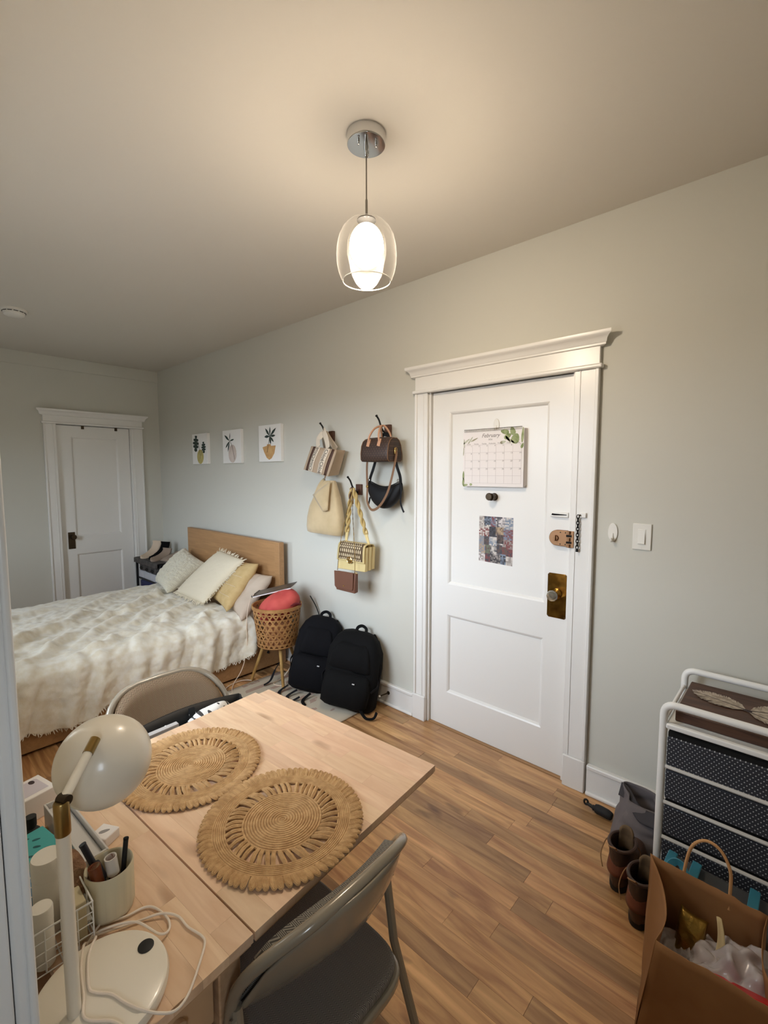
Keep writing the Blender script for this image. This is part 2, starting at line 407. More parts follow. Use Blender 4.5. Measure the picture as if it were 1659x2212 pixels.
# ================================================================ doors with casings
def bx(mb, fn, u0, u1, d0, d1, z0, z1):
    a = fn(u0, d0, z0); b = fn(u1, d1, z1)
    return mb.box(*[f(a[i], b[i]) for i in range(3) for f in (min, max)])
def casing(name, fn, o0, o1, i0, i1, zb, ztop, h0, h1, plinth):
    """two uprights on plinth blocks, bead, frieze board and crown"""
    t = thing(name, None, None, fn((o0+o1)/2, 0, 0), kind='structure')
    sg = 1 if o1 > o0 else -1
    for (a, b, s_) in ((o0, i0, 1), (i1, o1, -1)):
        bx(MB(), fn, a, b, 0, .019, plinth, zb).build('upright', WHITE, t, bevel=.003)
        q = (a, a+sg*.016) if s_ == 1 else (b-sg*.016, b)
        bx(MB(), fn, q[0], q[1], .018, .027, plinth, zb).build('edge_bead', WHITE, t, bevel=.0035, seg=3)
        q = (b-sg*.03, b-sg*.024) if s_ == 1 else (a+sg*.024, a+sg*.03)
        bx(MB(), fn, q[0], q[1], .018, .022, plinth, zb).build('inner_bead', WHITE, t, bevel=.0015)
        bx(MB(), fn, a-s_*sg*.006, b, 0, .03, 0, plinth).build('plinth_block', WHITE, t, bevel=.004)
    bx(MB(), fn, o0-sg*.014, o1+sg*.014, 0, .036, zb, zb+.02).build('fillet', WHITE, t, bevel=.007, seg=4)
    bx(MB(), fn, o0, o1, 0, .021, zb+.02, ztop-.055).build('frieze', WHITE, t, bevel=.002)
    prof = [(.02, -.062), (.03, -.058), (.03, -.05), (.034, -.046), (.036, -.034), (.046, -.022), (.056, -.016), (.058, -.012), (.058, 0), (0, 0), (0, -.062)]
    # crown: profile swept along the head with small returns
    c = MB(); K = len(prof); vs = []
    for u, e in ((o0, -1), (o1, 1)):
        for d, z in prof: vs.append(fn(u+sg*e*max(0, d-.004), d, ztop+z))
    fs = [tuple(range(K)), tuple(range(2*K-1, K-1, -1))]+[(i, K+i, K+(i+1) % K, (i+1) % K) for i in range(K)]
    c.add(vs, fs).build('crown', WHITE, t, ang=40, weld=True)
    return t
casing('trim_1', lambda u, d, z: (u, -d, z), 3.788, 4.85, 3.878, 4.738, 2.032, 2.19, 0, 0, .16)
casing('trim_2', lambda u, d, z: (d, u, z), -1.112, -.193, -1.006, -.311, 2.048, 2.19, 0, 0, .16)
def door(name, fn, u0, u1, z0, z1, panels, sw0, sw1, rec=.014, face=-.02):
    """stiles, rails, recessed panels with bevelled moulding; face = depth of the door face"""
    t = thing(name, None, None, fn((u0+u1)/2, face-.02, 0), kind='structure')
    a, b = u0+sw0, u1-sw1
    bx(MB(), fn, u0, a, face-.036, face, z0, z1).build('stile', WHITE, t, ang=0)
    bx(MB(), fn, b, u1, face-.036, face, z0, z1).build('stile', WHITE, t, ang=0)
    zs = [z0]+[q for p in panels for q in p]+[z1]
    for i in range(0, len(zs), 2): bx(MB(), fn, a, b, face-.036, face, zs[i], zs[i+1]).build('rail', WHITE, t, ang=0)
    for p0, p1 in panels:
        bx(MB(), fn, a, b, face-.03, face-rec, p0, p1).build('panel', WHITE, t, ang=0)
        w_ = .016; mo = MB(); sg = 1 if b > a else -1
        o = [(a, p0), (b, p0), (b, p1), (a, p1)]; i_ = [(a+sg*w_, p0+w_), (b-sg*w_, p0+w_), (b-sg*w_, p1-w_), (a+sg*w_, p1-w_)]
        m_ = [((o[k][0]+i_[k][0])/2, (o[k][1]+i_[k][1])/2) for k in range(4)]
        for k in range(4):
            l = (k+1) % 4
            mo.add([fn(*((q[0],)+(dd,)+(q[1],))) for q, dd in ((o[k], face), (o[l], face), (m_[l], face-.004), (m_[k], face-.004))], [(0,1,2,3)])
            mo.add([fn(*((q[0],)+(dd,)+(q[1],))) for q, dd in ((m_[k], face-.004), (m_[l], face-.004), (i_[l], face-rec), (i_[k], face-rec))], [(0,1,2,3)])
        mo.build('moulding', WHITE, t, ang=20, weld=True)
    return t
E1 = lambda u, d, z: (u, -d, z)
d1 = door('door_1', E1, 3.893, 4.7225, .006, 2.03, [(.222, .708), (.895, 1.912)], .117, .1145)
E2 = lambda u, d, z: (d, u, z)
d2 = door('door_2', E2, -.9956, -.3218, .006, 2.042, [(.2, .718), (.9, 1.93)], .12, .118)
def jambs(fn, t, u0, u1, w0, w1, zt, zh):   # painted jambs behind the slab, dark reveal lines
    bx(MB(), fn, w0, u0-.004*(1 if u1 > u0 else -1), -.1, -.001, 0, zh).build('jamb', WHITE, t, ang=0)
    bx(MB(), fn, u1+.004*(1 if u1 > u0 else -1), w1, -.1, -.001, 0, zh).build('jamb', WHITE, t, ang=0)
    bx(MB(), fn, w0, w1, -.1, -.004, zt+.006, zh).build('head_jamb', WHITE, t, ang=0)
    bx(MB(), fn, w0, w1, -.1, -.07, 0, zt).build('reveal', SUBBLK, t, ang=0)
jambs(E1, d1, 3.893, 4.7225, 3.879, 4.737, 2.03, 2.046)
jambs(E2, d2, -.9956, -.3218, -1.008, -.309, 2.042, 2.056)
def hinge(fn, t, u, z, d=-.012):
    h = MB(); c = Vector(fn(u, d+.006, z))
    h.lathe([(0, -.052), (.004, -.05), (.0055, -.046), (.0055, -.016), (.0045, -.015), (.0055, -.014), (.0055, .014), (.0045, .015), (.0055, .016), (.0055, .046), (.004, .05), (0, .052)], 10, c)
    h.build('hinge', WHITE, t, ang=40)
for z in (1.79, .27): hinge(E1, d1, 3.886, z)
hinge(E2, d2, -.316, 1.81)
bx(MB(), E1, 3.879, 4.737, -.1, -.004, -.009, .004).build('threshold', OAKV, d1, bevel=.002)
# entry door hardware
MB().prism([(4.624,.836),(4.632,.828),(4.714,.828),(4.722,.836),(4.722,1.048),(4.714,1.056),(4.632,1.056),(4.624,1.048)], lambda u, v, d: (u, .02-d, v), 0, .0035).build('lock_plate', BRASS, d1, bevel=.001)
Rm = Matrix.Rotation(PI/2, 3, 'X')     # +z -> -y
kb = MB().lathe([(.026,0),(.026,.006),(.02,.01),(.012,.014),(.011,.026),(.0145,.03),(.017,.034),(.0165,.038),(0,.038)], 24, (4.672, .0165, .953), Rm).build('knob_shank', BRASS, d1)
KG = bpy.data.materials.new('knob crystal'); KG.use_nodes = True
KG.node_tree.nodes['Principled BSDF'].inputs['Base Color'].default_value = (1, .9, .7, 1); KG.node_tree.nodes['Principled BSDF'].inputs['Transmission Weight'].default_value = .86; KG.node_tree.nodes['Principled BSDF'].inputs['Coat Weight'].default_value = 1; KG.node_tree.nodes['Principled BSDF'].inputs['Roughness'].default_value = .02
MB().lathe([(0,.038),(.016,.038),(.025,.046),(.028,.056),(.025,.066),(.014,.072),(0,.073)], 12, (4.672, .0165, .953), Rm).build('knob', KG, d1, ang=12)
for x, z in ((4.631, 1.048), (4.631, .835), (4.715, 1.048), (4.715, .835)):
    MB().lathe([(.003,0),(.003,.001),(0,.002)], 8, (x, .0165, z), Rm).build('screw', DBRONZE, d1)
# rim deadbolt: rounded body, thumb turn, strike with knuckles on the casing
pol = [(4.7225, 1.2), (4.7225, 1.278)]+[(4.672+.039*math.cos(a), 1.239+.039*math.sin(a)) for a in [PI/2+PI*i/14 for i in range(15)]]
lb = MB().prism(pol, lambda u, v, d: (u, .02-d, v), 0, .026).build('deadbolt', BRONZE, d1, bevel=.003)
MB().lathe([(.014,0),(.014,.004),(.012,.009),(0,.01)], 20, (4.668, -.006, 1.239), Rm).build('thumb_turn', BRONZE, lb)
MB().box(4.664, 4.672, -.024, -.014, 1.224, 1.254).build('thumb_grip', BRONZE, lb, bevel=.002)
for x, z in ((4.69,1.268),(4.69,1.21),(4.715,1.268),(4.715,1.21)): MB().lathe([(.0035,0),(.0035,.001),(0,.0015)], 8, (x, -.006, z), Rm).build('screw', DBRONZE, lb)
sk = MB().box(4.726, 4.762, -.026, -.0205, 1.2, 1.28); sk.build('strike', BRONZE, d1, bevel=.001)
for z in (1.208, 1.24, 1.272):
    MB().lathe([(.0065,-.008),(.0065,.008)], 10, (4.74, -.03, z)).build('strike_knuckle', BRONZE, d1)
for z in (1.224, 1.256): MB().box(4.727, 4.752, -.0285, -.0265, z-.005, z+.005).build('strike_slot', SUBBLK, d1)
# chain track on the stile
tr = MB().box(4.632, 4.722, .004, .02, 1.341, 1.365).build('chain_track', WHITE, d1, bevel=.003)
MB().prism([(4.638,1.35),(4.65,1.349),(4.714,1.3515),(4.714,1.3555),(4.65,1.358),(4.642,1.359)], lambda u, v, d: (u, .004-d, v), 0, .0006).build('track_slot', SUBBLK, tr)
# door viewer with swing cover
vw = MB().lathe([(.021,0),(.021,.004),(.017,.007),(.017,.03),(.02,.031),(.02,.04),(0,.041)], 20, (4.305, .034, 1.428), Rm).build('door_viewer', DBRONZE, d1)
MB().lathe([(.0205,0),(.0205,.006),(.017,.01),(0,.0105)], 20, (4.298, -.01, 1.43), Rm).build('viewer_cover', DBRONZE, vw)
# closet hardware
pl = MB().box(-.02, -.015, -.948, -.886, .776, .95).build('lock_plate', DBRONZE, d2, bevel=.002)
MB().lathe([(.013,0),(.013,.02),(.024,.026),(.027,.038),(.022,.048),(0,.05)], 20, (-.015, -.906, .9), Matrix.Rotation(PI/2, 3, 'Y')).build('knob', DBRONZE, d2)
for yy in (-.767, -.453): MB().box(-.02, -.006, yy-.012, yy+.012, 2.012, 2.044).build('hook_bracket', DBRONZE, d2, bevel=.002)

# ================================================================ baseboards
def base(name, fn, u0, u1):
    t = thing(name, None, None, fn((u0+u1)/2, 0, 0), kind='structure')
    bx(MB(), fn, u0, u1, 0, .018, 0, .128).build('board', WHITE, t, ang=0)
    bx(MB(), fn, u0, u1, 0, .027, .128, .15).build('cap', WHITE, t, bevel=.006, seg=3)
    bx(MB(), fn, u0, u1, .018, .034, 0, .02).build('shoe', WHITE, t, bevel=.008, seg=3)
base('baseboard_back', E1, .03, 3.78)
base('baseboard_right', E1, 4.858, 6.29)
base('baseboard_left', E2, -2.85, -1.12)
ds = thing('door_stop', 'small metal spring door stop screwed into the white baseboard', 'door stop', (3.57, -.018, .085))
MB().lathe([(.012,0),(.012,.004),(0,.005)], 12, (3.57, -.018, .085), Rm).build('mount', DBRONZE, ds)
MB().tube([(3.57,-.02,.085),(3.562,-.06,.084),(3.555,-.09,.083)], .0045, 8).build('spring', DBRONZE, ds)
MB().lathe([(.007,0),(.007,.012),(0,.013)], 10, (3.555, -.088, .083), Rm).build('tip', PLAST, ds)
# ================================================================ pendant lamp, smoke detector
PX, PY = 4.394, -1.057
pd = thing('pendant_lamp', 'lit clear glass globe pendant hanging from a chrome ceiling canopy', 'lamp', (PX, PY, H))
can = MB().lathe([(0,H),(.066,H),(.0665,H-.004),(.066,H-.034),(.064,H-.037),(0,H-.037)], 48, (PX,PY,0)).build('canopy', CHROME, pd)
for a in (.4, 2.2, -1.6):
    MB().lathe([(.0045,0),(.0045,-.006),(.003,-.008),(.003,-.012),(.0045,-.014),(0,-.017)], 12, (PX+.036*math.cos(a), PY+.036*math.sin(a), H-.037)).build('canopy_screw', CHROME, can)
MB().lathe([(.009,0),(.009,-.008),(.006,-.02),(.006,-.034),(.004,-.036)], 16, (PX,PY,H-.037)).build('cord_grip', CHROME, can)
GREYC = mk('grey cord sleeve', s(140,132,122), .5)
MB().tube([(PX,PY,H-.06),(PX,PY,2.5)], .0026, 8).build('cord', GREYC, pd)
MB().lathe([(.0026,2.5),(.004,2.495),(.0042,2.442),(.016,2.438),(.016,2.43),(0,2.43)], 16, (PX,PY,0)).build('cord_sleeve', GREYC, pd)
GL = glass('clear pendant glass', (.985,.98,.97,1), mixmin=.04, haze=.0025)
MB().lathe([(.014,2.437),(.04,2.432),(.062,2.42),(.082,2.4),(.095,2.375),(.102,2.345),(.1045,2.315),(.103,2.285),(.098,2.26),(.09,2.238),(.084,2.227)], 48, (PX,PY,0)).build('globe', GL, pd)
MB().tube([(PX+.0835*math.cos(a),PY+.0835*math.sin(a),2.2265) for a in [2*PI*i/48 for i in range(48)]], .0017, 6, closed=True).build('globe_rim', mk('brightened glass rim', s(250,246,236), .2), pd)  # near-white colour imitates the lit edge of the clear globe
GL2 = glass('bubbled inner glass', (.97,.97,.95,1), rough=.05, mixmin=0, haze=.0008, mixmax=.25)
MB().lathe([(.068*math.sin(PI*i/20), 2.332+.097*math.cos(PI*i/20)) for i in range(2, 21)], 40, (PX,PY,0)).build('inner_glass', GL2, pd)
LM = emit_down('lit frosted diffuser', LAMP_COL, LAMP_EMIT, 2.30-H, 2.39-H, 7)  # glow graded by height so that less light reaches the ceiling
MB().lathe([(.059*math.sin(PI*i/18), 2.344+.074*math.cos(PI*i/18)) for i in range(19)], 32, (PX,PY,0)).build('frosted_diffuser', LM, pd)
MB().lathe([(0,2.436),(.024,2.435),(.032,2.431),(.033,2.427),(.028,2.426),(0,2.427)], 32, (PX,PY,0)).build('shading_cap', DARK, pd)  # opaque disc added above the diffuser to shade the ceiling
sd = thing('smoke_detector', 'round white smoke detector on the ceiling', 'smoke detector', (1.361, -1.517, H))
MB().lathe([(0,0),(.078,0),(.078,-.012),(.07,-.016),(0,-.016)], 32, (1.361,-1.517,H)).build('base_ring', PLAST, sd)
MB().lathe([(.066,-.016),(.066,-.022),(.06,-.038),(.05,-.044),(0,-.046)], 32, (1.361,-1.517,H)).build('cover', PLAST, sd)
for k in range(12):
    a = 2*PI*k/12; M_ = Matrix.Rotation(a, 3, 'Z')
    MB().obox(Vector((1.361,-1.517,H-.0195))+M_@Vector((.0665,0,0)), (.003,.026,.004), M_).build('vent_slot', SUBBLK, sd, ang=0)

# ================================================================ things on the entry door and beside it
PAPER = mk('calendar paper', s(236,230,228), .7)
INK = mk('grey ink', s(120,112,108), .8)
LEAFG = mk('printed green leaf', s(128,142,92), .8, var=(s(168,176,134), 30, 2))
LEAFP = mk('printed pale leaf', s(196,198,178), .8, var=(s(150,140,112), 40, 2))
cl = thing('wall_calendar', 'spiral bound February calendar with green leaf print hanging on the white door', 'calendar', (4.303, .034, 1.48))
cx0, cx1, cz0, cz1 = 4.118, 4.484, 1.484, 1.79
yf = .004   # front sheet
# thick pad of pages, bottom edges fanned out
for i in range(7):
    yb = .032-i*.0036; e = .003*i
    MB().hexa([(cx0+.006-.0005*i,yb,cz0+.004*(6-i)*.5),(cx1+.006-.001*i,yb,cz0+.002*(6-i)),(cx1+.004-.001*i,yb,cz1),(cx0+.004,yb,cz1)],
              [(cx0+.006-.0005*i,yb-.0026,cz0+.004*(6-i)*.5),(cx1+.006-.001*i,yb-.0026,cz0+.002*(6-i)),(cx1+.004-.001*i,yb-.0026,cz1),(cx0+.004,yb-.0026,cz1)]).build('page', PAPER, cl, ang=0)
FP = lambda u, v, d=0: (cx0+u*(cx1-cx0), yf-d, cz0+v*(cz1-cz0))
top = MB().hexa([(cx0,yf+.003,cz0),(cx1,yf+.003,cz0),(cx1,yf+.003,cz1),(cx0,yf+.003,cz1)], [(cx0,yf,cz0),(cx1,yf,cz0),(cx1,yf,cz1),(cx0,yf,cz1)]).build('front_page', PAPER, cl, ang=0)
wire = MB()
for k in range(44):
    u = .035+.93*k/43; x = cx0+u*(cx1-cx0)
    wire.tube([(x,yf-.002+.009*math.sin(a)*-1,cz1+.002+.007*math.cos(a)) for a in [2*PI*i/8 for i in range(8)]], .0009, 4, closed=True)
wire.tube([(cx0+.01,yf-.006,cz1+.008),(cx1-.01,yf-.006,cz1+.008)], .0012, 4)
wire.build('wire_binding', DBRONZE, cl)
ln = MB()   # printed rules
gu0, gu1, gv0, gv1 = .035, .965, .06, .745
LINE = mk('printed rule', s(196,188,186), .8)
def rule(u0, v0, u1, v1, t=.0005):
    a, b = FP(u0, v0), FP(u1, v1)
    if u0 == u1: ln.box(a[0]-t, a[0]+t, yf-.0005, yf-.0001, a[2], b[2])
    else: ln.box(a[0], b[0], yf-.0005, yf-.0001, a[2]-t, a[2]+t)
for i in range(8): rule(gu0+(gu1-gu0)*i/7, gv0, gu0+(gu1-gu0)*i/7, gv1)
for i in range(6): rule(gu0, gv0+(gv1-gv0)*i/5, gu1, gv0+(gv1-gv0)*i/5)
ln.build('printed_grid', LINE, top, ang=0)
T = lambda u0, v0: (lambda a, b: (FP(u0, v0)[0]+a, yf-.0006, FP(u0, v0)[2]+b))
text_mesh('February', .030, T(.47, .905), 'month_lettering', INK, top, shear=.35)
text_mesh('2026', .012, T(.47, .835), 'year_lettering', INK, top)
for i, d in enumerate(('Sunday','Monday','Tuesday','Wednesday','Thursday','Friday','Saturday')):
    text_mesh(d, .0088, T(gu0+(gu1-gu0)*(i+.5)/7, gv1+.02), 'weekday_lettering', INK, top)
for n_ in range(28):
    text_mesh(str(n_+1), .0115, T(gu0+(gu1-gu0)*((n_ % 7)+.86)/7, gv1-(gv1-gv0)*(n_//7+.14)/5), 'date_lettering', INK, top)
def leafpoly(c, ang, l, w_, n=12):
    pts = []
    for i in range(n):
        t = 2*PI*i/n; a = l/2*math.cos(t); b = w_/2*math.sin(t)*(1-.25*math.cos(t))
        pts.append((c[0]+a*math.cos(ang)-b*math.sin(ang), c[1]+a*math.sin(ang)+b*math.cos(ang)))
    return pts
XZ = lambda y_: (lambda u, v, d: (u, y_-d, v))
for (x, z, a, l, w_, mm) in ((4.375,1.776,2.9,.05,.026,LEAFG),(4.42,1.778,1.9,.046,.03,LEAFG),(4.436,1.738,1.2,.056,.046,LEAFG),(4.392,1.752,.5,.046,.026,LEAFG),(4.478,1.755,1.5,.08,.014,LEAFG),(4.395,1.735,-.9,.05,.012,LEAFP),(4.41,1.728,-.5,.05,.012,LEAFP),(4.365,1.722,.2,.034,.016,LEAFP),(4.475,1.70,1.2,.03,.014,LEAFG),
                           (4.14,1.735,.6,.05,.01,LEAFP),(4.165,1.74,.9,.05,.009,LEAFP),(4.19,1.742,.4,.05,.008,LEAFP),(4.125,1.725,1.6,.05,.008,LEAFP),(4.122,1.68,1.5,.05,.006,LEAFP),(4.122,1.545,1.55,.05,.012,LEAFG),(4.122,1.51,1.5,.045,.014,LEAFG),(4.135,1.49,.2,.034,.014,LEAFG),(4.172,1.494,.0,.018,.014,LEAFG)):
    MB().prism(leafpoly((min(max(x, cx0+.003), cx1-.008), z), a, l, w_), XZ(yf-.0002), 0, .0004).build('printed_leaf', mm, top, ang=0)
def oval_hook(label, x, y_, z, hh, ww, cat='hook'):
    t = thing('adhesive_hook', label, cat, (x, y_, z), group=None)
    MB().prism([(x+ww*math.cos(a), z+hh*math.sin(a)) for a in [2*PI*i/24 for i in range(24)]], lambda u, v, d: (u, y_-d, v), 0, .006).build('plate', PLAST, t, bevel=.0025, seg=3)
    MB().tube(cr([(x,y_-.004,z-.1*hh),(x,y_-.008,z-.55*hh),(x,y_-.017,z-.9*hh),(x,y_-.026,z-.85*hh),(x,y_-.028,z-.55*hh)], 5), [.005]*20+[.004], 8).build('prong', PLAST, t)
    return t
oval_hook('white oval adhesive hook holding up the calendar on the door', 4.31, .034, 1.818, .034, .017)
oval_hook('white oval adhesive hook alone on the wall beside the light switch', 4.929, 0, 1.289, .043, .021)
# photo collage: one flat print, its pictures in vertex colours
cg = MB(); cols = []; gx, gz = 26, 32; QX0, QX1, QZ0, QZ1 = 4.213, 4.42, 1.063, 1.318
yc = .0328
rects = [(0,24,4,8),(4,26,5,6),(9,25,4,7),(13,26,7,6),(20,24,6,8),(0,18,8,6),(8,18,5,7),(13,20,6,5),(19,17,7,7),(0,12,4,6),(4,12,4,6),(8,12,6,6),(14,14,5,6),(19,11,7,6),(0,6,5,6),(5,6,4,6),(9,6,5,6),(14,7,4,6),(18,6,4,6),(22,5,4,6),(0,0,5,6),(5,0,4,6),(9,0,8,6),(17,0,4,7),(21,0,5,6)]
PAL = [s(60,58,66), s(150,140,134), s(206,198,190), s(92,74,66), s(120,132,150), s(176,150,120), s(40,36,40), s(214,206,204), s(104,112,92), s(120,60,58)]
base_of = {}
for r_ in rects:
    a, b = R.sample(PAL, 2)
    for i in range(r_[0], min(gx, r_[0]+r_[2])):
        for j in range(r_[1], min(gz, r_[1]+r_[3])): base_of[i, j] = (a, b, R.random())
for i in range(gx):
    for j in range(gz):
        f = lambda a, b: (QX0+(QX1-QX0)*a/gx, yc, QZ0+(QZ1-QZ0)*b/gz-.008*a/gx*(1-b/gz))
        o = len(cg.v); cg.add([f(i,j), f(i+1,j), f(i+1,j+1), f(i,j+1)], [(0,1,2,3)])
        a, b, q = base_of.get((i, j), (PAL[2], PAL[0], .5)); k = .5+1.5*noise.noise(Vector((i*.6+q*40, j*.6, q*9))); k = min(1, max(0, k))
        cols.append([a[c]*(1-k)+b[c]*k for c in range(3)]+[1])
CM = bpy.data.materials.new('printed collage'); CM.use_nodes = True
va = CM.node_tree.nodes.new('ShaderNodeVertexColor'); va.layer_name = 'print'
CM.node_tree.links.new(va.outputs[0], CM.node_tree.nodes['Principled BSDF'].inputs[0]); CM.node_tree.nodes['Principled BSDF'].inputs['Roughness'].default_value = .55
pc = thing('photo_collage', 'small poster of many snapshots stuck on the white door below the door viewer', 'poster', (4.316, .034, 1.06))
o = cg.build('print', CM, pc, ang=0); at_ = o.data.color_attributes.new('print', 'FLOAT_COLOR', 'CORNER')
for p, c_ in zip(o.data.polygons, cols):
    for li in p.loop_indices: at_.data[li].color = c_
MB().hexa([(QX0-.001,.034,QZ0-.001),(QX1+.001,.034,QZ0-.009),(QX1+.001,.034,QZ1+.001),(QX0-.001,.034,QZ1+.001)],[(QX0-.001,.0331,QZ0-.001),(QX1+.001,.0331,QZ0-.009),(QX1+.001,.0331,QZ1+.001),(QX0-.001,.0331,QZ1+.001)]).build('sheet', PAPER, pc, ang=0)
# chain guard on the casing
ch = thing('door_chain', 'dark metal security chain hanging from the right door casing', 'chain', (4.8, -.019, 1.36))
MB().box(4.784, 4.816, -.03, -.019, 1.348, 1.372).build('chain_mount', WHITE, ch, bevel=.003)
MB().lathe([(.004,0),(.004,.006),(0,.008)], 10, (4.79,-.03,1.36), Rm).build('mount_screw', DBRONZE, ch)
lk = None
for k in range(11):
    z = 1.352-k*.0145; mb = MB(); pts = []
    for i in range(14):
        a = 2*PI*i/14; u_, v_ = .0056*math.cos(a), .0102*math.sin(a)
        pts.append((4.781+(u_ if k % 2 == 0 else 0), -.031+(0 if k % 2 == 0 else u_), z+v_))
    mb.tube(pts, .0021, 6, closed=True).build('link', BLACKM, ch)
MB().lathe([(0,-.008),(.006,-.007),(.006,.007),(0,.008)], 12, (4.781,-.031,1.192)).build('chain_end', BLACKM, ch)
# light switch
ls = thing('light_switch', 'white rocker light switch with wall plate right of the entry door', 'light switch', (5.049, 0, 1.279))
MB().box(5.012, 5.086, -.007, 0, 1.221, 1.337).build('wall_plate', PLAST, ls, bevel=.003, seg=3)
MB().box(5.0325, 5.0655, -.0085, -.006, 1.2455, 1.3125).build('rocker_frame', PLAST, ls, bevel=.0015)
MB().hexa([(5.036,-.0075,1.249),(5.062,-.0075,1.249),(5.062,-.0075,1.309),(5.036,-.0075,1.309)],[(5.036,-.0155,1.249),(5.062,-.0155,1.249),(5.062,-.0088,1.309),(5.036,-.0088,1.309)]).build('rocker', PLAST, ls, bevel=.0015)
for z in (1.2305, 1.3275): MB().lathe([(.003,0),(.003,.001),(0,.0015)], 8, (5.049,-.007,z), Rm).build('screw', PLAST, ls)
# outlet cover behind the hobo bag
oc = thing('wall_outlet', 'white outlet cover half hidden behind the beige suede bag', 'outlet', (2.875, 0, 1.28))
MB().box(2.84, 2.91, -.006, 0, 1.225, 1.335).build('wall_plate', PLAST, oc, bevel=.002)
MB().box(2.858, 2.892, -.0075, -.005, 1.245, 1.315).build('socket_face', PLAST, oc, bevel=.001)

# ================================================================ canvases over the bed
CANV = mk('canvas', s(236,234,230), .85, bump=(260, .1, .001))
CEDGE = mk('canvas side', s(214,206,192), .85)
LEAFD = mk('painted dark green', s(44,58,52), .8); STEM = mk('painted brown stem', s(80,66,48), .8)
def canvas(x, z, label):
    t = thing('canvas_print', label, 'picture', (x, 0, z), group='plant canvases over the bed')
    MB().box(x-.158, x+.158, -.03, 0, z-.152, z+.152).build('stretched_canvas', CANV, t, bevel=.002)
    return t
def dec(t, name, poly, m_, lift=.0003): MB().prism(poly, XZ(-.03-lift), 0, .0005).build(name, m_, t, ang=0)
def stem(t, pts, w_=.0022):
    pts = cr([(p[0], 0, p[1]) for p in pts], 5); L_ = []; R_ = []
    for i, p in enumerate(pts):
        d = (pts[min(i+1, len(pts)-1)]-pts[max(i-1, 0)]).normalized(); L_.append((p.x-d.z*w_, p.z+d.x*w_)); R_.append((p.x+d.z*w_, p.z-d.x*w_))
    dec(t, 'stem', L_+R_[::-1], STEM, .0012)
def blade(c, tip, w_):
    c, tip = Vector(c), Vector(tip); d = tip-c; n_ = Vector((-d.y, d.x)).normalized()
    out = [c]
    for f, k in ((.25,.55),(.5,1),(.75,.75)): out.append(c+d*f+n_*w_*k)
    out.append(tip)
    for f, k in ((.75,.75),(.5,1),(.25,.55)): out.append(c+d*f-n_*w_*k)
    return [tuple(q) for q in out]
def ell(cx, cz, a, b, n=24, cut=None): return [(cx+a*math.cos(t), min(cz+b*math.sin(t), cut if cut else 9)) for t in [2*PI*i/n for i in range(n)]]
def monstera(c, ang, l, w_):
    pts = []; n_ = 5
    for sd_ in (1, -1):
        half = []
        for i in range(n_):
            t = i/n_; wd = w_*math.sin(PI*min(1, t*.9+.12))
            half.append((t*l, sd_*wd)); half.append((t*l+l*.13, sd_*wd*1.0)); half.append((t*l+l*.165, sd_*wd*.28))
        half.append((l, 0))
        pts += half if sd_ == 1 else half[::-1]
    return [(c[0]+a*math.cos(ang)-b*math.sin(ang), c[1]+a*math.sin(ang)+b*math.cos(ang)) for a, b in pts]
t1 = canvas(1.035, 1.80, 'left canvas of two dark monstera leaves in a round yellow vase')
dec(t1, 'painted_vase', ell(1.045, 1.722, .068, .072), mk('painted olive yellow', s(196,184,120), .8, var=(s(170,156,92), 14, 2)))
dec(t1, 'painted_leaf', monstera((.965, 1.935), -PI/2-.1, .165, .062), LEAFD, .0008); dec(t1, 'painted_leaf', monstera((1.115, 1.868), -PI/2+.05, .115, .044), LEAFD, .0008)
stem(t1, [(.985,1.88),(1.02,1.83),(1.04,1.75),(1.04,1.70)]); stem(t1, [(1.10,1.80),(1.07,1.76),(1.06,1.73)])
t2 = canvas(1.652, 1.80, 'middle canvas of thin dark leaves in a pale pink vase')
dec(t2, 'painted_vase', ell(1.665, 1.735, .07, .082), mk('painted pale pink', s(214,200,190), .8, var=(s(198,182,172), 12, 2)))
for tip, w_ in (((1.53,1.91),.012),((1.63,1.925),.006),((1.70,1.865),.008),((1.545,1.79),.01),((1.585,1.755),.01)): dec(t2, 'painted_leaf', blade((1.62,1.852), tip, w_), LEAFD, .0008)
stem(t2, [(1.63,1.85),(1.665,1.80),(1.69,1.72),(1.70,1.68)])
t3 = canvas(2.257, 1.805, 'right canvas of a dark star leafed plant in an orange bowl')
dec(t3, 'painted_bowl', [(2.155,1.775),(2.22,1.785),(2.222,1.797),(2.275,1.797),(2.277,1.783),(2.345,1.783),(2.325,1.72),(2.285,1.68),(2.25,1.668),(2.215,1.685),(2.18,1.73)], mk('painted terracotta', s(206,166,112), .8, var=(s(186,140,88), 16, 2)))
for tip, w_ in (((2.20,1.93),.012),((2.27,1.94),.009),((2.355,1.925),.012),((2.185,1.86),.012),((2.345,1.865),.01),((2.275,1.795),.012),((2.32,1.812),.01)): dec(t3, 'painted_leaf', blade((2.265,1.862), tip, w_), LEAFD, .0008)
stem(t3, [(2.262,1.86),(2.245,1.80),(2.225,1.74),(2.22,1.73)])

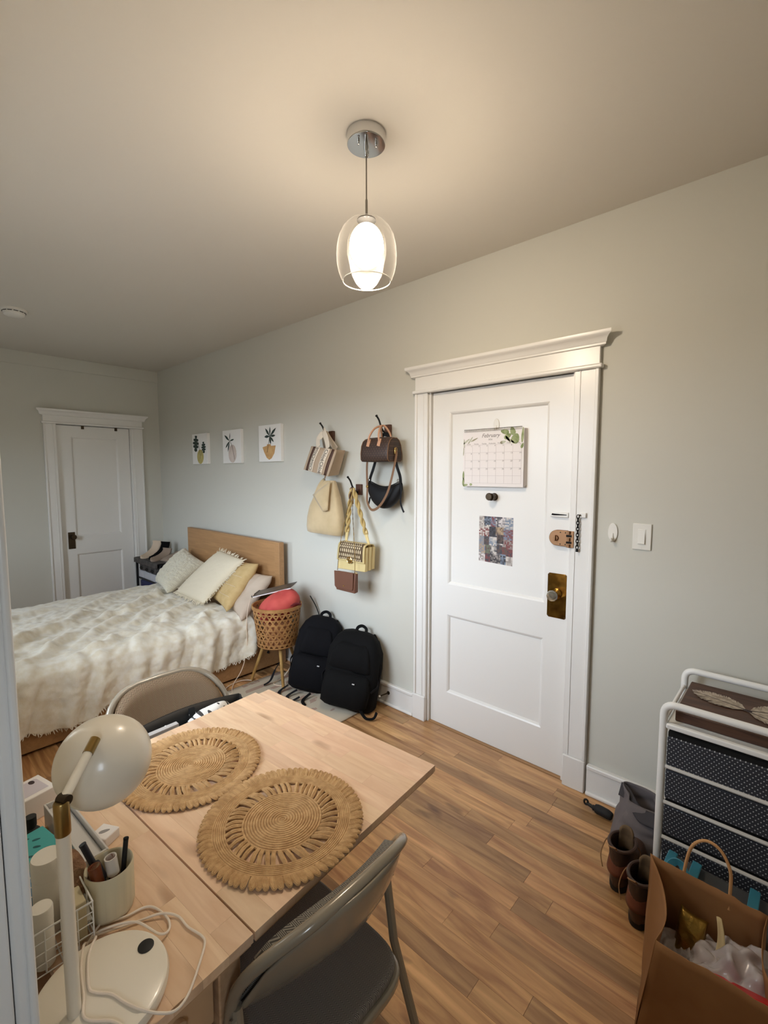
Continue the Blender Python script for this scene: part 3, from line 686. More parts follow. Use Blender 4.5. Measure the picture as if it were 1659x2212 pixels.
# ================================================================ coat hooks and handbags
WALN = wood('dark walnut', s(70,40,26), s(96,58,38), 6, (1, 1, 8), .5, .08)
def coat_hook(x, z, label):
    t = thing('coat_hook', label, 'hook', (x, 0, z), group='coat hooks on the wall')
    MB().box(x-.026, x+.026, -.02, 0, z-.04, z+.034).build('backplate', WALN, t, bevel=.003)
    MB().tube(cr([(x-.004,-.018,z-.02),(x-.006,-.045,z-.012),(x-.006,-.07,z+.02),(x-.008,-.088,z+.06),(x-.008,-.112,z+.085)], 5), [.0058]*18+[.0055,.008,.008], 8).build('upper_prong', BLACKM, t)
    MB().tube(cr([(x-.004,-.016,z-.022),(x-.004,-.04,z-.034),(x-.004,-.062,z-.024),(x-.004,-.072,z+.0)], 5), .0055, 8).build('lower_prong', BLACKM, t)
    return t
coat_hook(3.012, 1.826, 'black metal hook on a walnut plate holding the striped tote')
coat_hook(3.558, 1.834, 'black metal hook on a walnut plate holding the small brown duffel')
coat_hook(3.292, 1.448, 'black metal hook on a walnut plate holding the yellow shoulder bag')
# ---- striped tote
TAUPE = mk('taupe canvas', s(176,154,130), .85, bump=(300, .15, .001)); TAUPED = mk('taupe canvas side', s(164,142,116), .85, bump=(300, .15, .001))
CREAM = mk('cream webbing', s(226,212,192), .8); BROWN = mk('dark brown trim', s(76,48,34), .6)
tt = thing('tote_bag', 'small taupe canvas tote with lettered cream straps on the left hook', 'bag', (3.03, -.1, 1.54))
q = [Vector((2.862,-.15,1.585)), Vector((3.135,-.155,1.537)), Vector((3.205,-.135,1.715)), Vector((2.93,-.13,1.75))]
qb = [Vector((2.83,-.05,1.6)), Vector((3.125,-.05,1.548)), Vector((3.19,-.045,1.715)), Vector((2.9,-.045,1.745))]
def loft(rows, name, m_, parent, **k):
    mb = MB(); n = len(rows[0]); vs = [p for r_ in rows for p in r_]
    fs = [(i*n+j, i*n+(j+1) % n, (i+1)*n+(j+1) % n, (i+1)*n+j) for i in range(len(rows)-1) for j in range(n)]
    fs += [tuple(range(n))[::-1], tuple((len(rows)-1)*n+j for j in range(n))]
    return mb.add(vs, fs).build(name, m_, parent, weld=True, **k)
F = lambda u, v, d=0: (q[0]*(1-u)*(1-v)+q[1]*u*(1-v)+q[2]*u*v+q[3]*(1-u)*v)+Vector((0,-d-.012*math.sin(PI*u)*math.sin(PI*min(1, v*1.05)),0))
B_ = lambda u, v, d=0: (qb[0]*(1-u)*(1-v)+qb[1]*u*(1-v)+qb[2]*u*v+qb[3]*(1-u)*v)
mb = MB().grid(lambda u, v: F(u, v), 12, 8); mb2 = MB().grid(lambda u, v: B_(u, v), 12, 8); mb.add(mb2.v, [f[::-1] for f in mb2.f])
for u in (0, 1):     # gussets folded inwards a little
    g_ = MB().grid(lambda a, v: Vector(F(u, v))*(1-a)+B_(u, v)*a+Vector(((.02 if u == 0 else -.02)*math.sin(PI*a)*v,0,0)), 5, 8)
    mb.add(g_.v, g_.f if u == 1 else [f[::-1] for f in g_.f])
g_ = MB().grid(lambda u, a: Vector(F(u, 0))*(1-a)+B_(u, 0)*a, 12, 5); mb.add(g_.v, g_.f)
mb.build('body', TAUPE, tt, weld=True, bevel=0, solid=.004)
def band(u0, u1, name, m_, d=.003, v1=1.0, parent=None):
    k = MB().grid(lambda u, v: F(u0+(u1-u0)*u, v*v1, d), 3, 10); return k.build(name, m_, parent or tt, solid=.003)
band(.10, .19, 'brown_stripe', BROWN); band(.84, .93, 'brown_stripe', BROWN)
s1 = band(.21, .385, 'lettered_strap', CREAM, .005); s2 = band(.58, .765, 'lettered_strap', CREAM, .005)
INKD = mk('dark lettering', s(40,30,24), .8)
def along(uc, vc, flip):     # lettering runs along the strap
    L_ = (q[3]-q[0]).length; W_ = (q[1]-q[0]).length
    def f(a, b):
        a, b = (a, b) if not flip else (-a, -b)
        return F(uc+b/W_, vc-a*.74/L_, .0082)
    return f
for vc in (.28, .76):
    text_mesh('Chloé', .046, along(.298, vc, True), 'lettering', INKD, s1); text_mesh('Chloé', .046, along(.672, vc-.03, False), 'lettering', INKD, s2)
MB().tube(cr([F(.298,1,.004),(2.975,-.105,1.795),(3.006,-.085,1.842),(3.0,-.06,1.842),(2.975,-.05,1.8),B_(.3,1)], 6), .024, 10, flat=.002, upv=(0,-1,0)).build('handle', CREAM, tt)
MB().tube(cr([F(.672,1,.004),(3.07,-.11,1.79),(3.025,-.095,1.85),(3.015,-.075,1.85),(3.04,-.05,1.79),B_(.68,1)], 6), .024, 10, flat=.002, upv=(0,-1,0)).build('handle', CREAM, tt)
# ---- suede hobo
SUEDE = mk('beige suede', s(204,182,144), .95, var=(s(190,168,130), 9, 3), bump=(220, .2, .001), sheen=.4)
hb = thing('hobo_bag', 'soft beige suede slouch bag hanging below the striped tote', 'bag', (3.01, -.09, 1.125))
rows = []
for z, c_, hw, hd in ((1.122,3.01,.168,.04),(1.13,3.01,.183,.05),(1.17,3.01,.187,.056),(1.24,3.013,.18,.056),(1.32,3.02,.158,.052),(1.39,3.035,.125,.046),(1.45,3.05,.088,.036),(1.49,3.063,.062,.028),(1.505,3.066,.05,.022)):
    rows.append([(c_+hw*math.copysign(abs(math.cos(a))**.6, math.cos(a)), -.08-hd*math.copysign(abs(math.sin(a))**.75, math.sin(a))-(.01*math.sin(a)*math.cos(3*a) if z > 1.2 else 0), z-.03*max(0, -(c_-3.01-hw*math.cos(a)))*(z < 1.2)) for a in [-2*PI*i/28 for i in range(28)]])
loft([r_[::-1] for r_ in rows], 'body', SUEDE, hb, ang=60)
MB().grid(lambda u, v: Vector((3.118,-.122,1.503))*(1-u)*(1-v)+Vector((2.945,-.137,1.402))*u*(1-v)+Vector((3.075,-.15,1.288))*u*v+Vector((3.117,-.146,1.30))*(1-u)*v+Vector((0,-.012*math.sin(PI*u)*math.sin(PI*v),0)), 8, 8).build('folded_flap', SUEDE, hb, solid=.006)
MB().tube(cr([(2.93,-.115,1.39),(2.985,-.11,1.46),(3.03,-.1,1.515)], 5), [.004,.007,.009,.011,.013,.015,.016,.016,.015,.012,.01], 8).build('gathered_edge', SUEDE, hb)
MB().tube(cr([(3.0,-.085,1.49),(3.02,-.075,1.56),(3.02,-.064,1.7),(3.01,-.06,1.80)], 5), .006, 8, flat=.002, upv=(0,-1,0)).build('strap', mk('tan strap', s(150,120,90), .7), hb)
# ---- small monogram duffel
MONO = dots('brown monogram canvas', s(58,41,34), s(84,64,48), 0, .022, .014, .0036, .55)
TAN = mk('tan leather', s(200,152,120), .5); TAND = mk('aged tan leather strap', s(122,88,60), .55); GOLD = mk('gold hardware', s(214,178,110), .2, 1)
df = thing('mini_duffel', 'small dark brown monogram duffel with tan handles on the right hook', 'bag', (3.59, -.11, 1.63))
sec = [(-.055,0),(.055,0),(.066,.012),(.068,.05),(.06,.1),(.044,.13),(.02,.146),(-.02,.146),(-.044,.13),(-.06,.1),(-.068,.05),(-.066,.012)]
rows = []
for x, k, dz in ((3.47,.86,.012),(3.478,.95,.004),(3.5,1,0),(3.59,1.02,-.004),(3.68,1,0),(3.702,.96,.004),(3.708,.88,.012)):
    rows.append([(x+.0*a, -.112+a*k, 1.628+dz*.3+b*k+(.004 if b > .1 else 0)) for a, b in sec])
body = loft([r_[::-1] for r_ in rows], 'body', MONO, df, ang=50)
MB().tube([(3.704, -.112+a*.97, 1.63+b*.97) for a, b in sec], .0028, 6, closed=True).build('piping', TAND, df)
MB().tube([(3.474, -.112+a*.92, 1.632+b*.95) for a, b in sec], .0028, 6, closed=True).build('piping', TAND, df)
for yy, x0, x1 in ((-.168, 3.535, 3.625), (-.07, 3.545, 3.635)):
    MB().tube(cr([(x0,yy,1.755),(x0+.008,yy+.004,1.79),(x0+.022,(yy-.1)/2,1.835),((x0+x1)/2-.01,-.082,1.856),(x1-.022,(yy-.1)/2,1.838),(x1-.006,yy+.004,1.795),(x1,yy,1.755)], 5), .0062, 8).build('handle', TAN, df)
    for x in (x0, x1):
        sd_ = -1 if yy < -.1 else 1
        MB().hexa([(x-.012,yy+.012*sd_*.0-.004,1.725),(x+.012,yy-.004,1.72),(x+.014,yy+.012,1.768),(x-.008,yy+.012,1.77)],[(x-.012,yy-.009,1.725),(x+.012,yy-.009,1.72),(x+.014,yy+.004,1.768),(x-.008,yy+.004,1.77)]).build('handle_tab', TAN, df, bevel=.001)
MB().tube(cr([(3.47,-.1,1.69),(3.455,-.1,1.6),(3.458,-.1,1.46),(3.475,-.118,1.375),(3.53,-.135,1.325),(3.6,-.14,1.35),(3.665,-.14,1.43),(3.70,-.135,1.53),(3.718,-.115,1.66),(3.712,-.11,1.69)], 6), .0085, 8, flat=.0018, upv=(0,-1,0)).build('shoulder_strap', TAND, df)
MB().box(3.449, 3.467, -.105, -.095, 1.463, 1.478).build('strap_buckle', GOLD, df, bevel=.002)
MB().tube([(3.715+.0,-.114+.009*math.cos(a),1.70+.013*math.sin(a)) for a in [2*PI*i/12 for i in range(12)]], .0022, 6, closed=True).build('ring', GOLD, df)
MB().box(3.708, 3.718, -.125, -.117, 1.672, 1.712).build('padlock', GOLD, df, bevel=.003)
# ---- black crescent bag
NYLON = mk('black nylon', s(15,15,18), .6, spec=.3, bump=(120, .2, .001))
bc = thing('crescent_bag', 'black crescent shoulder bag hanging below the brown duffel', 'bag', (3.59, -.08, 1.345))
arcs = []
n = 21; rows = []
for i in range(n):
    t = i/(n-1); x = 3.45+.275*t; zt = 1.502-.032*math.sin(PI*t)**1.2; zb = 1.50-.168*math.sin(PI*(.03+.94*t))**.45
    cz, hz = (zt+zb)/2, max(.004, (zt-zb)/2); hd = .008+.034*math.sin(PI*(.04+.92*t))**.7
    rows.append([(x, -.075-hd*math.copysign(abs(math.cos(a))**.8, math.cos(a)), cz+hz*math.copysign(abs(math.sin(a))**.8, math.sin(a))) for a in [2*PI*j/18 for j in range(18)]])
loft(rows, 'body', NYLON, bc, ang=60)
MB().tube([(3.462+.25*t,-.075,1.504-.032*math.sin(PI*t)**1.2) for t in [i/16 for i in range(17)]], .0032, 6).build('zipper', BLACKM, bc)
MB().tube(cr([(3.455,-.075,1.495),(3.462,-.075,1.53),(3.49,-.075,1.59),(3.52,-.07,1.68),(3.55,-.055,1.79),(3.575,-.05,1.806),(3.6,-.055,1.79),(3.66,-.07,1.68),(3.69,-.075,1.60),(3.715,-.075,1.54),(3.722,-.075,1.49)], 6), .011, 8, flat=.003, upv=(0,-1,0)).build('shoulder_strap', NYLON, bc)
for p in ([(3.725,-.085,1.5),(3.738,-.09,1.45),(3.728,-.085,1.385),(3.738,-.08,1.34),(3.752,-.08,1.318)], [(3.468,-.085,1.40),(3.45,-.075,1.37),(3.435,-.07,1.345)]):
    MB().tube(cr(p, 5), .0065, 8, flat=.002, upv=(0,-1,0)).build('strap_tail', NYLON, bc)
for x in (3.462, 3.712): MB().tube([(x+.007*math.cos(a),-.09,1.512+.009*math.sin(a)) for a in [2*PI*i/10 for i in range(10)]], .0018, 6, closed=True).build('ring', CHROME, bc)
# ---- yellow shoulder bag
YEL = mk('pale yellow leather', s(212,190,134), .5); YELS = mk('yellow suede edge', s(190,164,106), .8)
yb = thing('shoulder_bag', 'pale yellow structured bag with patterned flap and braided strap on the lower hook', 'bag', (3.35, -.1, .91))
for i, (a, b) in enumerate(((-.15,-.122),(-.118,-.09),(-.086,-.058))):    # accordion compartments
    MB().hexa([(3.218,a,.906+.004*i),(3.482,a,.916+.004*i),(3.49,a+.005,1.075),(3.235,a+.005,1.075)],[(3.218,b,.906+.004*i),(3.482,b,.916+.004*i),(3.49,b,1.075),(3.235,b,1.075)]).build('compartment', YEL, yb, bevel=.003)
fl_ = cr([(0,-.06,1.06),(0,-.075,1.088),(0,-.11,1.094),(0,-.148,1.088),(0,-.158,1.06),(0,-.159,1.0),(0,-.158,.972)], 4)
def FL(u, t, d=0):
    i = min(int(t*(len(fl_)-1)), len(fl_)-2); f = t*(len(fl_)-1)-i; p = fl_[i]*(1-f)+fl_[i+1]*f
    x0 = 3.238-.022*max(0, (1.09-p.z)/.18); x1 = 3.49-.006*max(0, (1.09-p.z)/.18)
    nrm = Vector((0, fl_[i+1].z-fl_[i].z, -(fl_[i+1].y-fl_[i].y))).normalized()
    return Vector((x0+(x1-x0)*u, p.y, p.z))+nrm*d
MB().grid(lambda u, t: FL(u, t, -.0), 6, 30).build('flap', YEL, yb, solid=.004)
DKB = mk('dark stitched ground', s(96,76,52), .8); PEARL = mk('pale stitched drop', s(224,206,170), .6)
MB().grid(lambda u, t: FL(.06+.88*u, .42+.5*t, .003), 6, 20).build('patterned_inset', DKB, yb, solid=.001)
for r_ in range(6):
    for k in range(11):
        u = .1+.8*(k+(.5 if r_ % 2 else 0))/11; t = .46+.42*r_/5
        mb = MB(); c0 = FL(u, t, .0045); ex = FL(u+.028, t, .0045)-c0; ez = (FL(u, t+.03, .0045)-c0)
        mb.add([c0+ex*.75*math.cos(a)*(1 if math.sin(a) > 0 else .7)+ez*1.1*math.sin(a) for a in [2*PI*i/8 for i in range(8)]]+[c0+(c0-FL(u, t, .003)).normalized()*.002], [(i, (i+1) % 8, 8) for i in range(8)]).build('stitched_drop', PEARL, yb)
em = MB().tube([(3.352+.021*math.cos(a),-.166,.982+.021*math.sin(a)) for a in [2*PI*i/24 for i in range(24)]], .003, 6, closed=True)
for a in (0, PI/2, PI, -PI/2):
    ca, sa = math.cos(a), math.sin(a)
    em.prism([(3.352+u*ca-v*sa, .982+u*sa+v*ca) for u, v in ((.002,-.0022),(.01,-.0022),(.011,-.007),(.015,-.008),(.018,-.006),(.02,0),(.018,.006),(.015,.008),(.011,.007),(.01,.0022),(.002,.0022))], lambda u, v, d: (u, -.164-d, v), 0, .004)
em.build('emblem', GOLD, yb)
MB().lathe([(.02,0),(.02,.001),(0,.001)], 20, (3.352,-.1615,.982), Rm).build('emblem_back', DKB, yb)
for (xa, za, xb) in ((3.252, 1.08, 3.282), (3.475, 1.08, 3.3)):    # twisted strap halves
    P0 = Vector((xa,-.1,za)); P1 = Vector((xb,-.075,1.455))
    MB().tube([P0, P0*.75+P1*.25], [.009,.016], 8, flat=.004, upv=(0,-1,0)).build('strap_end', YEL, yb)
    for ph in (0, PI):
        pts = []
        for i in range(29):
            t = i/28; a = ph+t*5*PI; p = P0*(.8-.8*t)+P1*(.2+.8*t)
            pts.append(p+Vector((.0085*math.cos(a), .0085*math.sin(a), 0)))
        MB().tube(pts, .0088, 8).build('braid_strand', YELS, yb)
    MB().tube([(xa,-.1+.008*math.cos(a),1.082+.009*math.sin(a)) for a in [2*PI*i/10 for i in range(10)]], .002, 6, closed=True).build('ring', GOLD, yb)
MB().tube(cr([(3.275,-.09,1.36),(3.284,-.09,1.42),(3.29,-.08,1.462),(3.305,-.085,1.42),(3.312,-.09,1.35)], 5), .006, 8, flat=.002, upv=(0,-1,0)).build('strap_lining', BROWN, yb)
# ---- brown chain wallet
CHOC = mk('brown grained leather', s(104,66,48), .5, bump=(240, .25, .001))
bw = thing('chain_purse', 'small brown leather flap purse on a thin gold chain below the yellow bag', 'bag', (3.34, -.185, .775))
MB().hexa([(3.262,-.205,.776),(3.442,-.205,.776),(3.445,-.2,.906),(3.252,-.2,.9)],[(3.262,-.172,.78),(3.442,-.172,.78),(3.445,-.172,.906),(3.252,-.172,.9)]).build('body', CHOC, bw, bevel=.006, seg=3)
MB().prism([(3.25,.905),(3.432,.913),(3.43,.81),(3.424,.796),(3.27,.79),(3.254,.802)], lambda u, v, d: (u, -.207-d, v), -.002, .004).build('flap', CHOC, bw, bevel=.002)
MB().lathe([(.005,0),(.005,.002),(0,.003)], 12, (3.345,-.211,.815), Rm).build('snap', GOLD, bw)
for P in ([(3.262,-.19,.905),(3.27,-.185,1.0),(3.275,-.175,1.09),(3.285,-.12,1.3),(3.288,-.07,1.45)], [(3.43,-.19,.91),(3.425,-.185,1.0),(3.41,-.175,1.09),(3.34,-.12,1.3),(3.296,-.07,1.45)]):
    pts = cr(P, 14); mb = MB()
    mb.tube(pts, [.0016+.0011*(i % 2) for i in range(len(pts))], 5); mb.build('chain', GOLD, bw)
MB().tube([(3.444,-.19+.006*math.cos(a),.912+.007*math.sin(a)) for a in [2*PI*i/10 for i in range(10)]], .0015, 6, closed=True).build('ring', GOLD, bw)
# ================================================================ bed
bd = thing('bed', 'oak veneer bed frame with tall headboard under the canvases', 'bed', (1.66, -1.1, 0))
MB().box(.85, 2.405, -.1, -.06, .0, 1.0).build('headboard_panel', OAKV, bd, bevel=.002)
MB().box(2.405, 2.47, -.105, -.058, .0, 1.0).build('headboard_post', OAKV, bd, bevel=.002)
MB().box(2.44, 2.475, -2.12, -.105, .02, .29).build('side_rail', OAKV, bd, bevel=.002)
MB().box(.86, .895, -2.12, -.105, .02, .29).build('side_rail', OAKV, bd, bevel=.002)
MB().box(.86, 2.475, -2.15, -2.12, .0, .34).build('footboard', OAKV, bd, bevel=.002)
MB().box(2.475, 2.477, -1.12, -1.116, .03, .28).build('rail_joint', SUBBLK, bd, ang=0)
MB().box(2.40, 2.44, -2.1, -.12, -.0, .02).build('plinth', SUBBLK, bd, ang=0)
MB().tube([(2.482,-.235,.27),(2.482,-.235,.15)], .002, 6).build('pull_cord', DARK, bd)
MB().lathe([(0,-.012),(.01,-.004),(.01,.004),(0,.012)], 10, (2.484,-.235,.14)).build('pull_knob', DARK, bd)
SHEET = mk('dusty beige sheet', s(196,178,160), .9, bump=(40, .15, .002))
mt = thing('mattress', 'mattress in a dusty beige fitted sheet on the bed', 'mattress', (1.67, -1.1, .25))
MB().box(.91, 2.43, -2.1, -.13, .25, .445).build('fitted_sheet', SHEET, mt, bevel=.04, seg=4)
# throw: top, rolled near edge and hanging side; folds are real relief
THROW = mk('cream chenille throw', s(238,233,220), .95, var=(s(228,219,198), 26, 3), bump=(340, .55, .003), sheen=.3)
ridges = []
for (x0, y0, x1, y1, a, w_) in ((1.35,-.62,1.75,-1.15,.05,.05),(1.6,-.6,2.0,-1.05,.045,.045),(1.85,-.62,2.3,-1.0,.05,.05),(1.75,-1.0,2.2,-1.45,.05,.05),(2.05,-.85,2.45,-1.2,.045,.045),
      (1.2,-.95,1.6,-1.5,.03,.05),(1.5,-1.2,1.95,-1.75,.045,.05),(1.9,-1.35,2.35,-1.75,.045,.045),(1.1,-1.4,1.5,-1.9,.03,.05),(1.75,-1.6,2.2,-2.05,.04,.05),(2.15,-.55,2.45,-.8,.045,.04),(.95,-.7,1.25,-1.1,.025,.06),
      (1.25,-.55,1.45,-.72,.05,.05),(2.1,-1.75,2.42,-2.05,.04,.05),(1.65,-.8,1.8,-1.3,.03,.035),(2.2,-1.15,2.42,-1.5,.035,.04)):
    ridges.append((Vector((x0, y0)), Vector((x1, y1)), a*1.0, w_*.82))
def ridge_h(x, y):
    p = Vector((x, y)); h = 0
    for a, b, am, w_ in ridges:
        d = b-a; t = max(0, min(1, (p-a).dot(d)/d.dot(d))); c = a+d*t+Vector((.03*math.sin(9*t+a.x*7), 0))
        h += am*math.exp(-((p-c).length/w_)**2)*(.45+.55*math.sin(PI*min(1, max(0, t))))
    return h
tufts = [(.98+.15*i+(.075 if j % 2 else 0)+R.uniform(-.02,.02), -.55-.14*j+R.uniform(-.02,.02)) for i in range(14) for j in range(12)]
XT = 2.50; LT = XT-.90; RAD = .07
def throw(u, v):
    y = -.40-1.72*v-.05*math.sin(5*u)*(1-v)*.6
    hem = .175-.075*v+.018*math.sin(y*13)+.012*math.sin(y*31+1)
    side = .47-hem; far = .2; tot = far+LT+side; t = u*tot
    if t < far: px, pz, nx, nz, flat = .885, .47-.02-(far-t), -1, 0, 0
    elif t < far+LT:
        px = .90+(t-far); pz = .47; nx, nz, flat = 0, 1, 1
        e = XT-px
        if e < RAD: a = (1-e/RAD)*PI/2; pz = .47-RAD*(1-math.cos(a))*.55; nx, nz = math.sin(a), math.cos(a)
    else:
        w_ = t-far-LT; px = XT+.012*math.sin(min(1, w_/.1)*PI/2); pz = .47-RAD*.55-w_*(side-RAD*.55)/side; nx, nz, flat = 1, 0, 2
    tx = .9+(t-far)
    h = ridge_h(min(px, 2.46), y)*(1 if flat == 1 else 0)
    h += .012*noise.noise(Vector((tx*5, y*5, 0)))+.010*noise.noise(Vector((tx*12+3*y, y*9, 4)))+.006*noise.noise(Vector((tx*24, y*24, 8)))
    if flat == 2 or (flat == 1 and px > XT-.25):
        k = 1 if flat == 2 else (px-XT+.25)/.25
        dep = (t-far-LT) if flat == 2 else 0
        yy = y+.10*dep*2+.02*noise.noise(Vector((y*4, tx*3, 1)))
        f = .6*math.sin(yy*31+2*noise.noise(Vector((y*2.2, 0, 5))))+.5*math.sin(yy*17+1.3)+.35*math.sin(yy*53+.4)
        h += k*f*(.014+.075*dep)
    if flat == 2: h = max(h, -.012)
    m_ = 0
    for (cx, cy) in tufts:
        d2 = (tx-cx)**2+(y-cy)**2
        if d2 < .0026: m_ = max(m_, 1-d2/.0026)
    if m_: h += m_*(.004+.006*abs(noise.noise(Vector((tx*70, y*70, 2)))))
    h += .0025*noise.noise(Vector((tx*60, y*22, 9)))
    return (px+nx*h, y, max(.02, pz+nz*h))
tb = MB().grid(throw, 230, 190)
th = thing('bed_throw', 'rumpled cream chenille blanket spread over the bed', 'blanket', (1.7, -1.25, .46))
tb.build('blanket', THROW, th, ang=180, solid=.01)
fr_ = MB()
for i in range(150):     # fringe of loose yarn at the hem
    v = (i+.3*R.random())/150; p = Vector(throw(1, v)); q2 = p+Vector((R.uniform(-.004,.01), R.uniform(-.014,.014), -R.uniform(.008,.022)))
    fr_.tube([p+Vector((.002,0,.004)), (p+q2)/2+Vector((.004,0,0)), q2], [.0035,.003,.0012], 5)
fr_.build('hem_fringe', THROW, th, kind='stuff')
# cushions
FLUFF = mk('cream fleece', s(224,216,192), 1, bump=(130, .9, .008), sheen=.5)
WOVEN = mk('natural woven cotton', s(222,210,186), .95, bump=(220, .5, .003))
MUST = mk('mustard cushion cloth', s(204,176,126), .9, var=(s(194,164,112), 18, 3), bump=(260, .3, .002)); MUSTB = mk('pale cushion back', s(206,188,150), .9, bump=(200, .3, .002))
fl1 = thing('fleece_cushion', 'fluffy cream fleece cushion, farthest from the camera on the bed', 'cushion', (1.2, -.4, .5), group='cushions on the bed')
MB().pillow([(.90,-.46,.50),(1.50,-.60,.515),(1.36,-.17,.70),(.93,-.17,.80)], .17, 71, 3, disp=lambda p: .009*noise.noise(Vector(p)*34)+.007*noise.noise(Vector(p)*80)).build('cover', FLUFF, fl1, ang=180, weld=True)
fq = [(1.49,-.52,.505),(2.03,-.53,.505),(2.14,-.22,.835),(1.70,-.20,.865)]
fc = thing('fringed_cushion', 'off white woven cushion with fringed edges between the fleece and mustard cushions', 'cushion', (1.8, -.36, .5), group='cushions on the bed')
MB().pillow(fq, .12, 31, 3, pinch=0, disp=lambda p: .002*noise.noise(Vector(p)*50)).build('cover', WOVEN, fc, ang=180, weld=True)
fg = MB(); Q = [Vector(p) for p in fq]; ctr = sum(Q, Vector())/4
for a, b in ((0,1),(1,2),(2,3),(3,0)):
    for i in range(60):
        t = (i+R.random())/60; p = Q[a]*(1-t)+Q[b]*t; p = p+(ctr-p)*.02; o_ = (p-ctr).normalized()
        if a in (2, 3) and R.random() < .5: continue
        p2 = p+o_*R.uniform(.018,.042)+Vector((R.uniform(-.012,.012), R.uniform(-.012,.004), R.uniform(-.008,.012)))
        fg.tube([p, (p+p2)/2+Vector((0,-.004,.003)), p2], [.004,.0035,.0015], 5)
fg.build('fringe', WOVEN, fc, kind='stuff')
mc = thing('mustard_cushion', 'mustard yellow cushion with thin pale stitching, right of the fringed one', 'cushion', (2.15, -.32, .5), group='cushions on the bed')
mq = [(1.90,-.385,.50),(2.335,-.50,.495),(2.27,-.165,.815),(1.92,-.15,.80)]
MB().pillow(mq, .13, 31, 3.2).build('cover', MUST, mc, ang=180, weld=True)
MQ = [Vector(p) for p in mq]; nm = (MQ[1]-MQ[0]).cross(MQ[3]-MQ[0]).normalized()
def onm(u, v):
    h = (max(0, 1-abs(2*u-1)**3.2)*max(0, 1-abs(2*v-1)**3.2))**.5
    return MQ[0]*(1-u)*(1-v)+MQ[1]*u*(1-v)+MQ[2]*u*v+MQ[3]*(1-u)*v+nm*(.065*h+.0008)
for v in (.22, .42, .62): MB().tube([onm(u, v+.01*math.sin(u*8)) for u in [.12+.8*i/14 for i in range(15)]], .0012, 5).build('stitch_line', WOVEN, mc)
bp_ = thing('pillow', 'crumpled dusty pink beige pillow nearest the rattan basket', 'pillow', (2.32, -.3, .46), group='cushions on the bed')
MB().pillow([(2.08,-.36,.475),(2.50,-.475,.455),(2.44,-.15,.735),(2.12,-.13,.72)], .12, 31, 3, disp=lambda p: .016*noise.noise(Vector(p)*9)+.006*noise.noise(Vector(p)*24)).build('case', SHEET, bp_, ang=180, weld=True)
sh = thing('loose_sheet', 'dusty pink beige top sheet spilling over the bed edge by the basket', 'sheet', (2.46, -.35, .4))
MB().grid(lambda u, v: (2.33+.17*u+.012*math.sin(7*v+3*u), -.20-.22*v-.03*u, .485-.012*v-.0*u-(.16*max(0, u-.6)/.4*(.4+.6*v))+.016*math.sin(9*v+5*u)), 14, 14).build('cloth', SHEET, sh, ang=180, solid=.006)

# ================================================================ rack with clothes in the corner
RACK = mk('black rack metal', s(26,26,30), .5, .3); DKGREY = mk('charcoal cloth', s(84,78,74), .9, var=(s(60,56,54), 14, 2), bump=(80, .3, .002))
rk = thing('storage_rack', 'black storage rack with small bins in the corner behind the bed', 'rack', (.36, -.26, 0))
RX0, RX1, RY0, RY1 = .17, .80, -.365, -.05
for x in (RX0, RX1):
    for y in (RY0, RY1): MB().box(x-.011, x+.011, y-.011, y+.011, 0, .63).build('post', RACK, rk, bevel=.002)
MB().box(RX0, RX1, RY0, RY1, .615, .635).build('top_shelf', RACK, rk, bevel=.003)
for z in (.2, .41): MB().box(RX0, RX1, RY0, RY1, z, z+.012).build('shelf', RACK, rk, bevel=.002)
ct = thing('folded_cloth', 'charcoal cloth laid along the front of the rack top', 'cloth', (.48, -.34, .635))
MB().grid(lambda u, v: (.18+.61*u, -.24-.155*min(1, v*1.6), .641+.004*math.sin(14*u)-.05*max(0, v-.62)/.38), 20, 12).build('cloth', DKGREY, ct, ang=180, solid=.008)
def sock(label, m_, x, y, z, hgt):
    t = thing('sock', label, 'sock', (x, y, z), group='socks laid over the rack')
    pts = cr([(0,.0,hgt),(.004,-.01,hgt*.72),(.016,-.04,hgt*.42),(.045,-.10,hgt*.2),(.085,-.17,.016),(.105,-.215,.012)], 5)
    rr_ = [.046]*7+[.047]*6+[.046]*4+[.042]*3+[.037]*3+[.03, .022, .01]
    MB().tube(pts, rr_[:len(pts)], 12, flat=.012, upv=(.62,-.60,.5)).build('foot', m_, t, local=True, ang=60)
    MB().tube([p+Vector((.002,-.002,.001)) for p in pts[:3]], .049, 12, flat=.014, upv=(.62,-.60,.5)).build('cuff', m_, t, local=True, ang=60)
    return t
SOCKA = mk('sand knit', s(206,186,164), .95, bump=(160, .5, .003)); SOCKB = mk('black knit', s(14,13,14), .95, bump=(160, .5, .003), spec=.1); SOCKC = mk('taupe knit', s(150,132,116), .95, bump=(160, .5, .003))
sock('sand coloured sock, leftmost on the corner rack', SOCKA, .235, -.165, .64, .165)
sock('black sock between the sand and taupe socks on the rack', SOCKB, .385, -.135, .64, .165)
sock('taupe sock right of the black one on the rack', SOCKC, .50, -.165, .645, .105)
ks = thing('knit_bundle', 'bunched taupe knit behind the fluffy cushion on the rack', 'cloth', (.68, -.16, .64))
MB().pillow([(.60,-.30,.645),(.80,-.28,.645),(.79,-.07,.70),(.60,-.07,.72)], .05, 17, 3, disp=lambda p: .010*noise.noise(Vector(p)*14)).build('cloth', SOCKC, ks, ang=180, weld=True)
BINW = mk('pale grey bin fabric', s(190,190,196), .8); NAVY = mk('navy cloth', s(40,44,84), .9)
